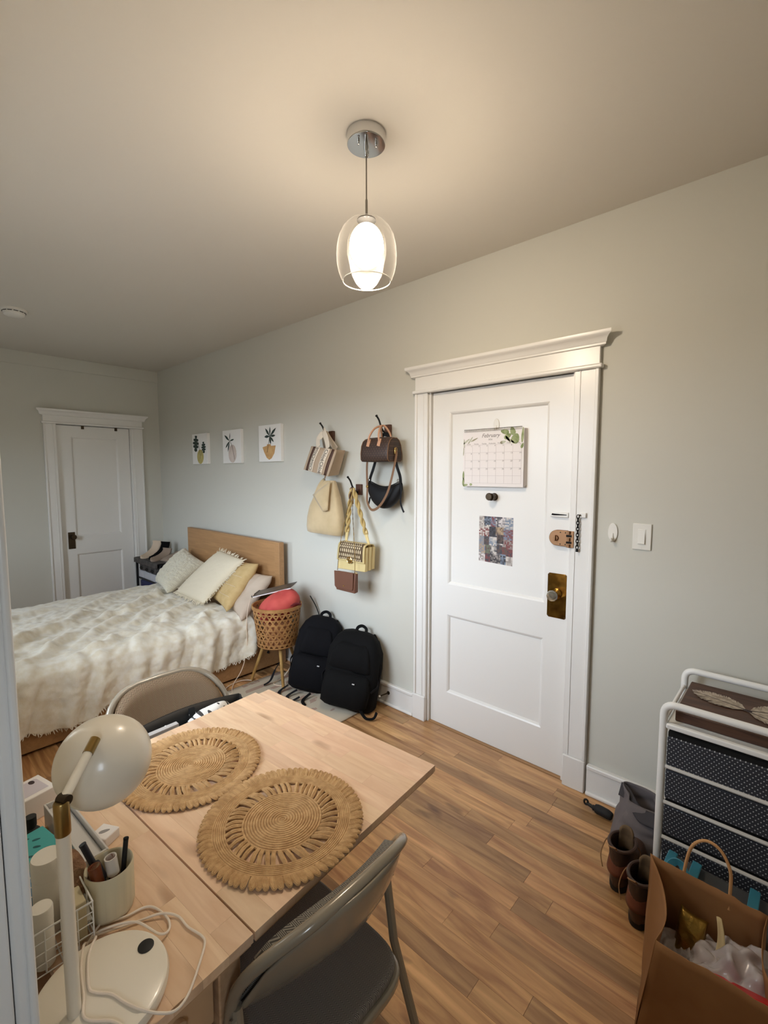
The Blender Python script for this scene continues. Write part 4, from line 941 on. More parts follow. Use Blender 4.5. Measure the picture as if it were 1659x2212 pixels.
for i in range(4):
    bx0 = .19+.148*i
    o = thing('storage_bin', ['small pale grey bin on the corner rack shelf, nearest the closet door','small pale grey bin second from the closet door','small pale grey bin third from the closet door','small pale grey bin nearest the headboard'][i], 'bin', (bx0+.07, -.22, .422), group='bins on the rack shelf')
    MB().box(bx0, bx0+.138, -.355, -.07, .422, .50).build('body', BINW, o, bevel=.008)
    MB().tube([(bx0+.069+.024*math.cos(a), -.358, .53+.016*math.sin(a)) for a in [2*PI*k/10 for k in range(10)]], .004, 6, closed=True).build('handle_ring', DARK, o)
    MB().box(bx0+.005, bx0+.133, -.35, -.08, .50, .57).build('folded_contents', DKGREY, o, bevel=.015)
o = thing('navy_clothes', 'folded navy clothes on the lower rack shelf', 'clothes', (.48, -.21, .212))
MB().box(.19, .78, -.35, -.07, .212, .40).build('folded_stack', NAVY, o, bevel=.03, seg=3)

# ================================================================ rattan basket stand
BX, BY = 2.71, -.30
RAT = mk('rattan strip', s(176,130,78), .6, var=(s(150,104,58), 20, 3)); RATI = mk('woven bamboo liner', s(190,126,84), .7, var=(s(214,156,108), 60, 2))
BAM = mk('bamboo leg', s(186,150,90), .5, var=(s(160,122,66), 12, 2))
bs = thing('rattan_basket', 'round open weave rattan basket standing on three bamboo legs by the bed', 'basket', (BX, BY, 0))
rad = lambda z: .143+.032*(z-.30)/.28
def strip(fn, n, w_, name):
    mb = MB(); vs = []
    for i in range(n):
        th_, z = fn(i/(n-1)); th2, z2 = fn(min(1, i/(n-1)+.01)); th1, z1 = fn(max(0, i/(n-1)-.01)); r_ = rad(z)
        T = Vector(((th2-th1)*r_, z2-z1)).normalized(); nx, nz = -T.y*w_, T.x*w_
        for sg in (1, -1):
            a = th_+sg*nx/r_
            for rr_ in (.0012, -.0012): vs.append((BX+(r_+rr_)*math.cos(a), BY+(r_+rr_)*math.sin(a), z+sg*nz))
    fs = []
    for i in range(n-1):
        o = i*4; p = o+4
        fs += [(o, p, p+2, o+2), (o+1, o+3, p+3, p+1), (o, o+1, p+1, p), (o+2, p+2, p+3, o+3)]
    return mb.add(vs, fs)
wv = MB()
for k in range(24):
    for sg in (1, -1):
        q_ = strip(lambda t, k=k, sg=sg: (2*PI*k/24+sg*t*1.15, .302+.275*t), 14, .0052, ''); wv.add(q_.v, q_.f)
for k in range(7): q_ = strip(lambda t, k=k: (2*PI*t, .32+.038*k), 40, .0042, ''); wv.add(q_.v, q_.f)
wv.build('weave', RAT, bs)
MB().lathe([(.176,.568),(.182,.57),(.183,.592),(.177,.594),(.172,.592),(.171,.57),(.176,.568)], 40, (BX,BY,0)).build('rim', RAT, bs)
MB().lathe([(.15,.304),(.15,.296),(.142,.29),(0,.29)], 40, (BX,BY,0)).build('base_ring', RAT, bs)
LINER = MB().lathe([(0,.298),(.085,.298),(.098,.47),(.09,.47),(0,.46)], 32, (BX+.03,BY-.02,0)); LINER.build('inner_pot', RATI, bs)
for (fx, fy) in ((2.562,-.44), (2.872,-.37), (2.70,-.1)):
    tx, ty = BX+(fx-BX)*.45, BY+(fy-BY)*.45
    MB().tube([(fx,fy,.004),(tx,ty,.31)], [.0105,.0125], 10).build('leg', BAM, bs)
RED = mk('coral red cloth', s(200,84,76), .8, var=(s(176,60,58), 8, 2), bump=(60, .3, .003)); MAROON = mk('maroon trim', s(110,24,32), .7)
rb = thing('red_pouch', 'plump coral red pouch stuffed into the rattan basket', 'pouch', (BX+.02, BY, .45))
MB().grid(lambda u, v: (BX+.01+.16*math.sin(PI*v)*math.cos(2*PI*u)*(1+.05*math.sin(6*PI*u)), BY+.01+.15*math.sin(PI*v)*math.sin(2*PI*u), .575-.11*math.cos(PI*v)+.06*(math.sin(PI*v)*math.cos(2*PI*u-.6))+.012*math.sin(5*u*2*PI)*math.sin(PI*v)), 40, 18, cu=True).build('pouch', RED, rb, ang=180)
MB().tube(cr([(BX+.15,BY-.02,.60),(BX+.172,BY+.04,.615),(BX+.165,BY+.09,.60)], 5), .008, 8).build('zipper_edge', MAROON, rb)
MAGC = mk('dark glossy cover', s(74,68,64), .35); 
mg = thing('magazine', 'dark magazine with white page edges lying tilted on the red pouch', 'magazine', (2.66, -.3, .62))
A = Vector((2.545,-.40,.625)); U = Vector((.25,.165,.08)); V = Vector((-.075,.115,.01)); W = U.cross(V).normalized()
if W.z < 0: W = -W
MB().hexa([A, A+U, A+U+V, A+V], [A+W*.009, A+U+W*.009, A+U+V+W*.009, A+V+W*.009]).build('pages', PAPER, mg, bevel=.001)
c1 = A+W*.0095-U*.01-V*.02
MB().hexa([c1, c1+U*1.02, c1+U*1.02+V*1.04, c1+V*1.04], [c1+W*.003, c1+U*1.02+W*.003, c1+U*1.02+V*1.04+W*.003, c1+V*1.04+W*.003]).build('cover', MAGC, mg)
MB().tube([c1+V*.05, c1+V*1.0], .009, 8).build('spine_roll', MAGC, mg)
# cables around the basket
CABW = mk('white cable', s(226,206,184), .5)
o = thing('charger_cable', 'thin white charging cable falling from the bed to loops on the floor', 'cable', (2.55, -.5, 0))
MB().tube(cr([(2.56,-.40,.655),(2.51,-.40,.60),(2.505,-.42,.53),(2.515,-.44,.42),(2.52,-.44,.30),(2.515,-.455,.18),(2.51,-.49,.08),(2.525,-.56,.013),(2.60,-.62,.01),(2.66,-.66,.01),(2.62,-.70,.01),(2.54,-.62,.01),(2.52,-.52,.01),(2.55,-.47,.012),(2.585,-.45,.012)], 8), .0032, 6).build('cable', CABW, o)
o = thing('power_cord', 'white power cord curling on the rug under the rattan basket', 'cable', (2.76, -.3, 0))
MB().tube(cr([(2.76,-.17,.25),(2.755,-.20,.12),(2.74,-.28,.03),(2.74,-.36,.012),(2.79,-.37,.012),(2.84,-.33,.012)], 8), .0045, 6).build('cable', CABW, o)
o = thing('black_lamp_cord', 'black cord running down the wall behind the backpacks', 'cable', (2.93, -.03, 0))
MB().tube(cr([(2.80,-.06,.62),(2.83,-.03,.54),(2.87,-.018,.45),(2.93,-.016,.38),(2.97,-.016,.3)], 8), .0042, 6).build('cable', DARK, o)

# ================================================================ rug and backpacks
RUG = bpy.data.materials.new('faded rug'); RUG.use_nodes = True; N, L, X, op = coords(RUG); b_ = N['Principled BSDF']; b_.inputs['Roughness'].default_value = .95
nz = N.new('ShaderNodeTexNoise'); nz.inputs['Scale'].default_value = 7; nz.inputs['Detail'].default_value = 5
tcn = [n_ for n_ in N if n_.type == 'TEX_COORD'][0]; L.new(tcn.outputs['Object'], nz.inputs['Vector'])
stp = op('MULTIPLY', op('GREATER_THAN', op('SINE', op('MULTIPLY', X[0], 70)), .2), op('GREATER_THAN', nz.outputs['Fac'], .52))
mx = N.new('ShaderNodeMix'); mx.data_type = 'RGBA'; L.new(stp, mx.inputs['Factor']); mx.inputs['A'].default_value = s(198,186,166); mx.inputs['B'].default_value = s(176,150,134); L.new(mx.outputs['Result'], b_.inputs['Base Color'])
rg = thing('rug', 'small faded beige rug with pinkish bands under the backpacks', 'rug', (3.05, -.46, 0))
MB().grid(lambda u, v: (2.60+.90*u, -.70+.52*v, .006+.0012*math.sin(17*u+5*v)), 20, 12).build('pile', RUG, rg, ang=180, solid=.009)
PACK = mk('black pack fabric', s(9,9,10), .85, bump=(180, .4, .002), spec=.2); PACKN = mk('blue black pack fabric', s(9,9,14), .85, bump=(180, .4, .002), spec=.2); GREYW = mk('dark webbing', s(20,20,24), .8, spec=.25); LOGO = mk('white logo thread', s(196,196,196), .6)
def backpack(label, x, y, rz, tilt, w_, h, d, fab, lean=0):
    t = thing('backpack', label, 'backpack', (x, y, .012), rz, group='black backpacks against the wall')
    Mt = Matrix.Rotation(tilt, 3, 'X')@Matrix.Rotation(lean, 3, 'Y')
    TR = lambda p: Mt@Vector(p)
    def ringz(z, hw, hd, oy, n=24, e=.5):
        out = []
        for i in range(n):
            a = 2*PI*i/n; q_ = Vector((hw*math.copysign(abs(math.cos(a))**e, math.cos(a)), oy+hd*math.copysign(abs(math.sin(a))**e, math.sin(a)), z*h))
            k = .016*noise.noise(q_*11+Vector((x*9, 0, 0)))+.008*noise.noise(q_*26)
            out.append(TR(q_+Vector((math.cos(a)*k, math.sin(a)*k*1.3, 0))))
        return out
    def vol(spec, name, m_):
        mb = MB(); rows = [ringz(*q_) for q_ in spec]; n = 24
        mb.add([p for r_ in rows for p in r_], [(i*n+j, i*n+(j+1) % n, (i+1)*n+(j+1) % n, (i+1)*n+j) for i in range(len(rows)-1) for j in range(n)]+[tuple(range(n))[::-1], tuple((len(rows)-1)*n+j for j in range(n))])
        return mb.build(name, m_, t, local=True, ang=60)
    W2, D2 = w_/2, d/2
    vol([(.0,W2*.8,D2*.75,0),(.025,W2*.97,D2*.95,0),(.2,W2,D2,0),(.55,W2*.99,D2*.96,.002),(.75,W2*.93,D2*.85,.012),(.9,W2*.78,D2*.66,.02),(.975,W2*.58,D2*.45,.026),(1.0,W2*.36,D2*.25,.028)], 'main_body', fab)
    vol([(.05,W2*.7,D2*.3,-D2*.85),(.09,W2*.84,D2*.42,-D2*.95),(.3,W2*.86,D2*.46,-D2*.98),(.45,W2*.82,D2*.38,-D2*.9),(.5,W2*.7,D2*.2,-D2*.8)], 'front_pocket', fab)
    vol([(.5,W2*.66,D2*.2,-D2*.76),(.54,W2*.76,D2*.28,-D2*.82),(.7,W2*.7,D2*.3,-D2*.72),(.82,W2*.58,D2*.22,-D2*.55),(.86,W2*.45,D2*.1,-D2*.46)], 'upper_pocket', fab)
    def arcpath(k, yy): return [TR((W2*k*math.copysign(abs(math.cos(a))**.5, math.cos(a)), yy(h*(.5+.44*math.sin(a))), h*(.5+.44*math.sin(a)))) for a in [PI*(1.15-1.3*i/26) for i in range(27)]]
    MB().tube([p for p in arcpath(1.0, lambda z: -.01)], .0045, 6).build('zipper', GREYW, t, local=True)
    MB().tube(cr([TR(p) for p in ((-.035,.05,h*.97),(-.03,.06,h*1.03),(0,.062,h*1.06),(.03,.06,h*1.03),(.035,.05,h*.97))], 5), .011, 8, flat=.004, upv=(0,1,0)).build('haul_loop', fab, t, local=True)
    for sg in (-1, 1):
        MB().tube(cr([TR(p) for p in ((sg*.07,D2*.8,h*.95),(sg*.1,D2*1.15,h*.8),(sg*.115,D2*1.25,h*.5),(sg*.12,D2*1.05,h*.2),(sg*.13,D2*.8,h*.06))], 5), .026, 8, flat=.007, upv=(0,1,0)).build('shoulder_strap', fab, t, local=True)
        MB().tube(cr([TR(p) for p in ((sg*W2*.98,-.02,h*.42),(sg*W2*1.03,-.05,h*.36),(sg*W2*.9,-D2*.9,h*.3))], 5), .009, 8, flat=.0025, upv=(sg,0,0)).build('compression_strap', GREYW, t, local=True)
    MB().obox(TR((W2*.35,-D2*1.46,h*.40)), (.016,.002,.007), Mt).build('logo_patch', LOGO, t, local=True)
    return t, TR, W2, D2
t, TR, W2, D2 = backpack('black backpack leaning between the rattan basket and the other pack', 3.005, -.235, .62, -.17, .33, .515, .2, PACKN, .17)
inv = MW[t].inverted()
for P in ([(2.80,-.33,.20),(2.76,-.36,.12),(2.755,-.40,.05),(2.73,-.44,.02)], [(2.93,-.37,.06),(2.90,-.42,.024),(2.95,-.46,.02),(2.99,-.47,.02)], [(3.02,-.36,.05),(3.0,-.43,.022),(3.07,-.45,.02),(3.10,-.40,.04)]):
    MB().tube(cr(P, 6), .011, 8, flat=.003, upv=(0,0,1)).build('strap_end', GREYW, t)
t, TR, W2, D2 = backpack('black backpack nearest the entry door, slumped against the wall', 3.385, -.215, .42, -.15, .38, .49, .21, PACK, .10)
for P in ([(3.55,-.27,.06),(3.60,-.27,.02),(3.64,-.24,.02),(3.65,-.22,.055)], [(3.13,-.33,.05),(3.12,-.39,.018),(3.18,-.42,.016)]):
    MB().tube(cr(P, 6), .011, 8, flat=.0045, upv=(0,0,1)).build('strap_end', PACK, t)
# ================================================================ gateleg table
TA = math.radians(4)
tb_ = thing('gateleg_table', 'birch butcher block gateleg table with one leaf raised', 'table', (4.083, -1.30, 0), TA)
TW = .76
def slab(name, v0, v1, rows, seed):
    rr_ = random.Random(seed)
    p = MB().box(.003, TW-.003, v0+.003, v1-.003, .717, .7235).build(name, BIRCHE, tb_, local=True, ang=0)
    rw = (v1-v0)/rows
    for r_ in range(rows):
        u = -rr_.random()*.2
        while u < TW:
            u1 = u+rr_.choice((.16, .22, .27, .33)); a, b = max(0, u), min(TW, u1)
            if b > TW-.05: b = TW; u1 = TW+1
            if b-a > .02:
                o = MB().box(-(b-a)/2+.0001, (b-a)/2-.0001, -rw/2+.00012, rw/2-.00012, -.0085, .0085).build('stave', BIRCH, None, ang=0)
                o.parent = p; o.location = ((a+b)/2, v0+rw*(r_+.5), .7315)
            u = u1
    return p
slab('leaf', -.605, 0, 13, 5); slab('centre_top', -.852, -.609, 5, 9)
PED = mk('birch frame', s(204,168,130), .5)
for u in (.05, .68):
    for v in (-.655, -.85): MB().box(u, u+.04, v, v+.045, 0, .717).build('post', BIRCHE, tb_, local=True, bevel=.003)
MB().box(.07, .70, -.61, -.60, .68, .717).build('apron', BIRCHE, tb_, local=True)
for z in (.44, .57): MB().box(.09, .68, -.845, -.62, z, z+.012).build('shelf', BIRCHE, tb_, local=True)
for sg, u in ((1, .715), (-1, .045)):
    for z0, z1 in ((.455,.565),(.585,.708),(.33,.435)):
        d = MB().box(min(u, u-sg*.018), max(u, u-sg*.018), -.80, -.662, z0, z1).build('drawer_front', PED, tb_, local=True, bevel=.003)
        MB().lathe([(.012,0),(.014,.012),(.01,.018),(0,.019)], 12, (u, -.731, (z0+z1)/2), Matrix.Rotation(sg*PI/2, 3, 'Y')).build('knob', PED, d, local=True)
MB().box(.36, .40, -.22, -.18, 0, .716).build('gate_leg', BIRCHE, tb_, local=True, bevel=.003)
for z in (.12, .66): MB().box(.37, .39, -.60, -.22, z, z+.05).build('gate_stretcher', BIRCHE, tb_, local=True, bevel=.003)
# ---- jute placemats
JUTE = mk('jute cord', s(182,144,98), .95, var=(s(206,168,120), 60, 3), bump=(260, .5, .003))
def placemat(label, x, y, r0, seed):
    t = thing('placemat', label, 'placemat', (x, y, .7402), 0, group='woven jute placemats on the table')
    q_ = random.Random(seed)
    turns = 15; ri = r0*.50; pts = []
    n = turns*36
    for i in range(n+1):
        f = i/n; a = f*turns*2*PI; pts.append((ri*f*math.cos(a), ri*f*math.sin(a), .0035+.0004*q_.random()))
    MB().tube(pts, ri/turns*.56, 6).build('coiled_centre', JUTE, t, local=True)
    lp = MB(); K = 46
    for k in range(K):     # flattened cord loops joining the centre to the band
        a = 2*PI*k/K+q_.uniform(-.02,.02); tw = q_.uniform(-.03,.1)+.07
        for dr in (-.021, .021, 0):
            p0 = (ri*.98, a+dr); p1 = ((ri+r0*.7)/2, a+dr*1.2+tw*.5); p2 = (r0*.705, a+tw+dr*.6)
            lp.tube(cr([(p[0]*math.cos(p[1]), p[0]*math.sin(p[1]), z) for p, z in ((p0,.004),(p1,.0075+(.002 if dr == 0 else 0)),(p2,.004))], 3), .0029, 5)
    lp.build('inner_loops', JUTE, t, local=True)
    bn = MB()
    for j in range(7): bn.tube([((r0*.70+.0044*j)*math.cos(a), (r0*.70+.0044*j)*math.sin(a), .0042+.0003*q_.random()) for a in [2*PI*i/90 for i in range(90)]], .0027, 6, closed=True)
    bn.build('outer_band', JUTE, t, local=True)
    sc = MB(); K = 76
    for k in range(K):     # scalloped edge of long loops
        a = 2*PI*(k+q_.uniform(-.15,.15))/K; w_ = 2*PI/K*.36; tw = .03
        for e in (1, .45):
            P = [(r0*.845, a-w_*e), (r0*.93, a-w_*e*1.05+tw*.4), (r0*(.965+.02*e), a-w_*e*.6+tw), (r0*(.975+.025*e), a+tw), (r0*(.965+.02*e), a+w_*e*.6+tw), (r0*.93, a+w_*e*1.05+tw*.4), (r0*.845, a+w_*e)]
            sc.tube(cr([(p[0]*math.cos(p[1]), p[0]*math.sin(p[1]), z) for p, z in zip(P, (.004,.0075,.0065,.0055,.0065,.0075,.004))], 2), .003, 5)
    sc.build('scalloped_edge', JUTE, t, local=True)
placemat('round jute placemat with looped edge, nearer the table edge by the chair', 4.700, -1.660, .187, 3)
placemat('round jute placemat with looped edge, half behind the white lamp shade', 4.338, -1.708, .184, 8)
# ---- desk lamp
LX, LY = 4.809, -2.109
lm = thing('desk_lamp', 'white enamel desk lamp with brass joints and round shade on the table', 'lamp', (4.80, -2.07, .74))
MB().lathe([(0,.7402),(.088,.7402),(.094,.744),(.0955,.752),(.093,.7585),(.088,.761),(0,.761)], 56, (4.80,-2.07,0)).build('base', WARMPL, lm)
MB().lathe([(.0125,.761),(.0125,.7622),(.011,.7628),(0,.7628)], 24, (4.785,-1.999,0)).build('switch', DARK, lm)
MB().tube([(LX,LY,.758),(LX,LY,1.05)], .0092, 20).build('pole', WARMPL, lm)
ABR = mk('satin brass', s(150,124,76), .32, 1)
MB().lathe([(.0098,1.045),(.0102,1.046),(.0102,1.092),(.009,1.094),(0,1.094)], 24, (LX,LY,0)).build('collar', ABR, lm)
HG = Vector((LX-.002, LY+.004, 1.094)); AE = Vector((4.752,-2.050,1.133))
MB().lathe([(0,-.009),(.0075,-.008),(.0075,.008),(0,.009)], 16, HG, Vector((.9,.43,0)).to_track_quat('Z','Y').to_matrix()).build('hinge', DBRONZE, lm)
MB().tube([HG, HG+(AE-HG)*.82], .0068, 16).build('arm', WARMPL, lm)
MB().tube([HG+(AE-HG)*.78, AE+(AE-HG)*.06], .0078, 16).build('shade_joint', ABR, lm)
SC = Vector((4.700,-2.023,1.066)); ax = (AE-SC).normalized(); Q3 = ax.to_track_quat('Z','Y').to_matrix()
prof = [(.074*math.sin(t), .074*math.cos(t)) for t in [PI*.56*i/20 for i in range(21)]]
prof += [(.0725*math.sin(t), .0725*math.cos(t)) for t in [PI*.56*(20-i)/20 for i in range(21)]]
MB().lathe(prof, 48, SC, Q3).build('shade', WARMPL, lm)
MB().lathe([(.012,.052),(.012,.02),(.022,.005),(.026,-.015),(.02,-.032),(0,-.038)], 20, SC, Q3).build('bulb', PLAST, lm)
cb = cr([(4.72,-2.09,.7445),(4.667,-2.035,.745),(4.675,-2.019,.7445),(4.685,-1.995,.744),(4.690,-1.968,.744),(4.706,-1.954,.744),(4.745,-1.947,.745),(4.769,-1.954,.745),(4.771,-1.972,.752),(4.72,-1.992,.7545),(4.689,-2.030,.750),(4.68,-2.05,.744),(4.694,-2.025,.7455),(4.712,-1.982,.744),(4.731,-1.951,.7475),(4.755,-1.932,.744),(4.788,-1.929,.744),(4.822,-1.920,.744),(4.840,-1.923,.744),(4.866,-1.946,.744),(4.895,-1.977,.744),(4.903,-2.001,.744),(4.892,-2.022,.75),(4.878,-2.042,.7635),(4.852,-2.054,.7635),(4.824,-2.064,.7635),(4.803,-2.080,.7635),(4.787,-2.084,.7635),(4.742,-2.073,.7635),(4.72,-2.062,.7635),(4.700,-2.05,.757),(4.69,-2.06,.746),(4.702,-2.069,.757),(4.75,-2.085,.7635),(4.799,-2.094,.765),(4.831,-2.101,.7635),(4.863,-2.076,.7635),(4.883,-2.067,.7635)], 6)
o = thing('lamp_cord', 'long white cord tangled around the base of the desk lamp', 'cord', (4.75, -2.0, .74))
MB().tube(cb, .0021, 8).build('cord', CORDW, o)
# ---- cup of pens
CUPM = mk('ribbed cream ceramic', s(206,196,166), .45)
CX, CY_ = 4.642, -2.008
cu = thing('pen_cup', 'ribbed cream pen cup on the table beside the lamp base', 'cup', (CX, CY_, .7402))
mb = MB(); n = 64
rows = [(.0, .0), (.034, 0), (.0375, .003), (.0385, .01), (.0405, .088), (.0395, .09), (.037, .088), (.0345, .012), (0, .008)]
def cupv(r_, z, j): return (CX+(r_*(1+(.032*math.cos(j*2*PI*16/n) if (r_ > .0374 and z < .085 and z > .004) else 0)))*math.cos(2*PI*j/n), CY_+(r_*(1+(.032*math.cos(j*2*PI*16/n) if (r_ > .0374 and .004 < z < .085) else 0)))*math.sin(2*PI*j/n), .7402+z)
mb.grid(lambda a, b: cupv(*rows[round(a*(len(rows)-1))], round(b*n) % n), len(rows), n, cv=True); mb.build('cup', CUPM, cu, weld=True, ang=50)
def stick(name, label, cat, p0, p1, r_, m_, parts=()):
    t = thing(name, label, cat, p0, group='things standing in the pen cup'); p0, p1 = Vector(p0), Vector(p1)
    MB().tube([p0, p1], r_, 12).build('barrel', m_, t, ang=50)
    for nm, a, b, rr_, mm in parts: MB().tube([p0+(p1-p0)*a, p0+(p1-p0)*b], rr_, 14).build(nm, mm, t, ang=50)
    return t
NAVYB = mk('blue black handle', s(30,32,42), .5); AMB = mk('amber bottle', s(110,52,24), .25); SILV = mk('frosted clear cap', s(206,200,192), .25); CHAMP = mk('champagne metal', s(200,178,140), .28, .9)
stick('makeup_brush', 'dark brush leaning left out of the pen cup', 'brush', (4.632,-2.004,.752), (4.605,-2.040,.868), .0058, NAVYB, (('ferrule', .35, .62, .0105, NAVYB), ('tip', .98, 1.0, .0062, NAVYB)))
stick('nail_polish', 'champagne capped amber bottle at the front of the pen cup', 'bottle', (4.660,-2.022,.752), (4.648,-2.034,.846), .0105, AMB, (('cap', .58, 1.0, .0095, CHAMP),))
stick('clear_tube', 'clear capped tube standing in the pen cup', 'tube', (4.655,-1.998,.752), (4.652,-2.008,.85), .0085, AMB, (('cap', .66, 1.0, .0105, SILV),))
stick('black_pencil', 'black pencil leaning to the right in the pen cup', 'pencil', (4.645,-1.992,.752), (4.632,-1.974,.856), .0045, DARK, (('end', .97, 1.0, .0048, SUBBLK),))
# ---- clutter along the wall end of the table
def carton(name, label, cat, x, y, w_, d, h, rz, m_, z0=.7402, extra=None):
    t = thing(name, label, cat, (x, y, z0), rz)
    MB().box(-w_/2, w_/2, -d/2, d/2, 0, h).build('box', m_, t, local=True, bevel=.002)
    if extra: extra(t, w_, d, h)
    return t
BOXW = mk('white carton', s(236,232,230), .5); LAV = mk('printed lavender', s(206,200,210), .5); PINK = mk('pink carton', s(214,120,130), .6); GRN = mk('olive green carton', s(120,124,66), .6, var=(s(90,96,48), 30, 2)); TEAL = mk('teal packet', s(70,164,164), .4); TEALD = mk('dark teal print', s(24,84,88), .5); BLUEP = mk('blue packet', s(66,140,190), .35)
def phone(t, w_, d, h):
    MB().prism([(-.03,-.022),(-.026,-.026),(.03,-.026),(.03,.026),(-.026,.026),(-.03,.022)], lambda u, v, k: (u, v, h+k), 0, .0004).build('printed_phone', LAV, t, local=True, ang=0)
    MB().prism(ell(-.02, .012, .009, .006, 14), lambda u, v, k: (u, v, h+.0005+k), 0, .0004).build('printed_lens', mk('printed dark', s(60,44,44), .5), t, local=True, ang=0)
carton('phone_box', 'white phone box with lavender print at the far table corner', 'box', 4.222, -2.052, .085, .075, .06, .25, BOXW, extra=phone)
carton('pink_box', 'pink carton beside the white phone box', 'box', 4.185, -2.116, .06, .04, .085, .15, PINK)
carton('green_box', 'olive green patterned carton in front of the pink one', 'box', 4.285, -2.110, .055, .052, .085, .1, GRN)
for i, (x, y, h) in enumerate(((4.335,-2.098,.075), (4.372,-2.078,.082))):
    t = thing('small_bottle', ['small black bottle against the green carton', 'small black bottle with pinkish label beside the teal packet'][i], 'bottle', (x, y, .7402), group='black bottles on the table')
    MB().lathe([(0,0),(.015,0),(.016,.003),(.016,h*.6),(.009,h*.7),(.009,h*.74)], 18, (x,y,.7402)).build('bottle', DARK, t)
    MB().lathe([(.0095,h*.74),(.0105,h*.745),(.0105,h),(0,h+.001)], 18, (x,y,.7402)).build('cap', DARK, t)
    if i: MB().lathe([(.0163,.012),(.0163,.03)], 18, (x,y,.7402)).build('label_band', PINK, t)
st_ = thing('straw_scrunchie', 'small tan woven scrunchie behind the black bottles', 'scrunchie', (4.36, -2.03, .7402))
MB().tube([(4.352+.018*math.cos(a),-2.035+.018*math.sin(a),.753+.003*math.sin(9*a)) for a in [2*PI*i/28 for i in range(28)]], [.008+.002*math.sin(i*2.2) for i in range(28)], 8, closed=True).build('band', JUTE, st_)
def tealprint(t, w_, d, h):
    for (u, v, a) in ((-.03,.0,.9),(-.012,.012,1.1),(.01,.004,.8),(.03,.014,1.1),(-.02,-.022,.9),(.004,-.02,1.0),(.028,-.014,.9)):
        MB().prism(leafpoly((u, v), a, .014, .006), lambda x, y, k: (x, y, h+k), 0, .0004).build('printed_leaf', TEALD, t, local=True, ang=0)
carton('teal_packet', 'teal packet with dark leaf print on the table', 'packet', 4.462, -2.092, .09, .075, .075, .2, TEAL, extra=tealprint)
t = thing('blue_packet', 'glossy blue soft pack in front of the teal packet', 'packet', (4.525, -2.108, .7402), .2)
MB().pillow([(-.03,-.045,.03),(.025,-.045,.03),(.025,.045,.03),(-.03,.045,.03)], .058, 17, 3).build('pack', BLUEP, t, local=True, ang=180, weld=True)
ORG = mk('grey white acrylic', s(206,204,202), .4)
t = thing('acrylic_organizer', 'long pale grey organizer box behind the pen cup', 'organizer', (4.44, -2.015, .7402), .06)
for a in ((-.125,.125,-.022,-.018,0,.062),(-.125,.125,.018,.022,0,.062),(-.125,-.121,-.018,.018,0,.062),(.121,.125,-.018,.018,0,.062),(-.125,.125,-.022,.022,0,.004)): MB().box(*a).build('side_panel', ORG, t, local=True, bevel=.001)
MB().box(-.12,.12,-.017,.017,.004,.05).build('tray_insert', ORG, t, local=True, bevel=.004)
def prn(t, w_, d, h): MB().prism(leafpoly((0, 0), .8, .022, .01), lambda x, y, k: (x, y, h+k), 0, .0004).build('printed_mark', mk('printed grey', s(150,146,146), .5), t, local=True, ang=0)
carton('white_case', 'small white box with a grey printed mark behind the pen cup', 'box', 4.452, -1.962, .044, .04, .022, .5, BOXW, extra=prn)
t = thing('wooden_stamp', 'short brown wooden peg lying behind the pen cup', 'peg', (4.515, -1.975, .752))
MB().tube([(4.500,-1.988,.7512),(4.54,-1.965,.7512)], [.0105,.0108], 16).build('peg', mk('reddish wood', s(160,100,70), .5), t, ang=50)
# wire basket with toiletries
wb = thing('wire_basket', 'small white wire basket of toiletries behind the lamp pole', 'basket', (4.625, -2.095, .7402))
wx0, wx1, wy0, wy1 = 4.555, 4.692, -2.142, -2.05
for k in range(5):
    z = .7425+k*.019
    MB().tube([(wx0,wy0,z),(wx1,wy0,z),(wx1,wy1,z),(wx0,wy1,z)], .0011 if k < 4 else .0018, 6, closed=True).build('wire_hoop', WMETAL, wb)
for i in range(5):
    x = wx0+(wx1-wx0)*i/4
    MB().tube(bent([(x,wy0,.82),(x,wy0,.7425),(x,wy1,.7425),(x,wy1,.82)], .004, 3), .0011, 6).build('upright_wire', WMETAL, wb)
for i in range(1, 4):
    y = wy0+(wy1-wy0)*i/4
    MB().tube(bent([(wx0,y,.82),(wx0,y,.7425),(wx1,y,.7425),(wx1,y,.82)], .004, 3), .0011, 6).build('upright_wire', WMETAL, wb)
FROST = mk('frosted white plastic', s(226,222,212), .4)
for i, (x, y, r_, h, lab) in enumerate(((4.602,-2.094,.024,.135,'tall frosted white canister standing in the wire basket'), (4.672,-2.118,.016,.10,'short frosted white canister at the camera end of the wire basket'))):
    t = thing('white_canister', lab, 'canister', (x, y, .745), group='canisters in the wire basket')
    MB().lathe([(0,0),(r_*.97,0),(r_,.004),(r_,h*.72),(r_*.98,h*.73)], 28, (x,y,.745)).build('body', FROST, t)
    MB().lathe([(r_*1.02,h*.735),(r_*1.02,h*.97),(r_*.95,h),(0,h)], 28, (x,y,.745)).build('lid', FROST, t)
t = thing('fuzzy_brush', 'soft brown powder brush lying across the wire basket', 'brush', (4.60, -2.055, .80))
FUZ = mk('brown bristles', s(120,86,62), 1, var=(s(160,126,96), 40, 3), bump=(200, .9, .006))
MB().grid(lambda u, v: Vector((4.60-.045*math.cos(PI*v), -2.050+.017*math.sin(PI*v)*math.cos(2*PI*u), .812+.018*math.sin(PI*v)*math.sin(2*PI*u)+.02*math.cos(PI*v)))*1+Vector((0,0,.002*noise.noise(Vector((u*30,v*20,0))))), 24, 16, cu=True).build('bristles', FUZ, t, ang=180)
MB().tube([(4.64,-2.052,.795),(4.675,-2.055,.772)], [.007,.006], 10).build('handle', FROST, t)
carton('cream_carton', 'cream carton standing in the wire basket', 'box', 4.657, -2.067, .045, .022, .072, 0, mk('cream carton', s(196,184,150), .6), z0=.745)
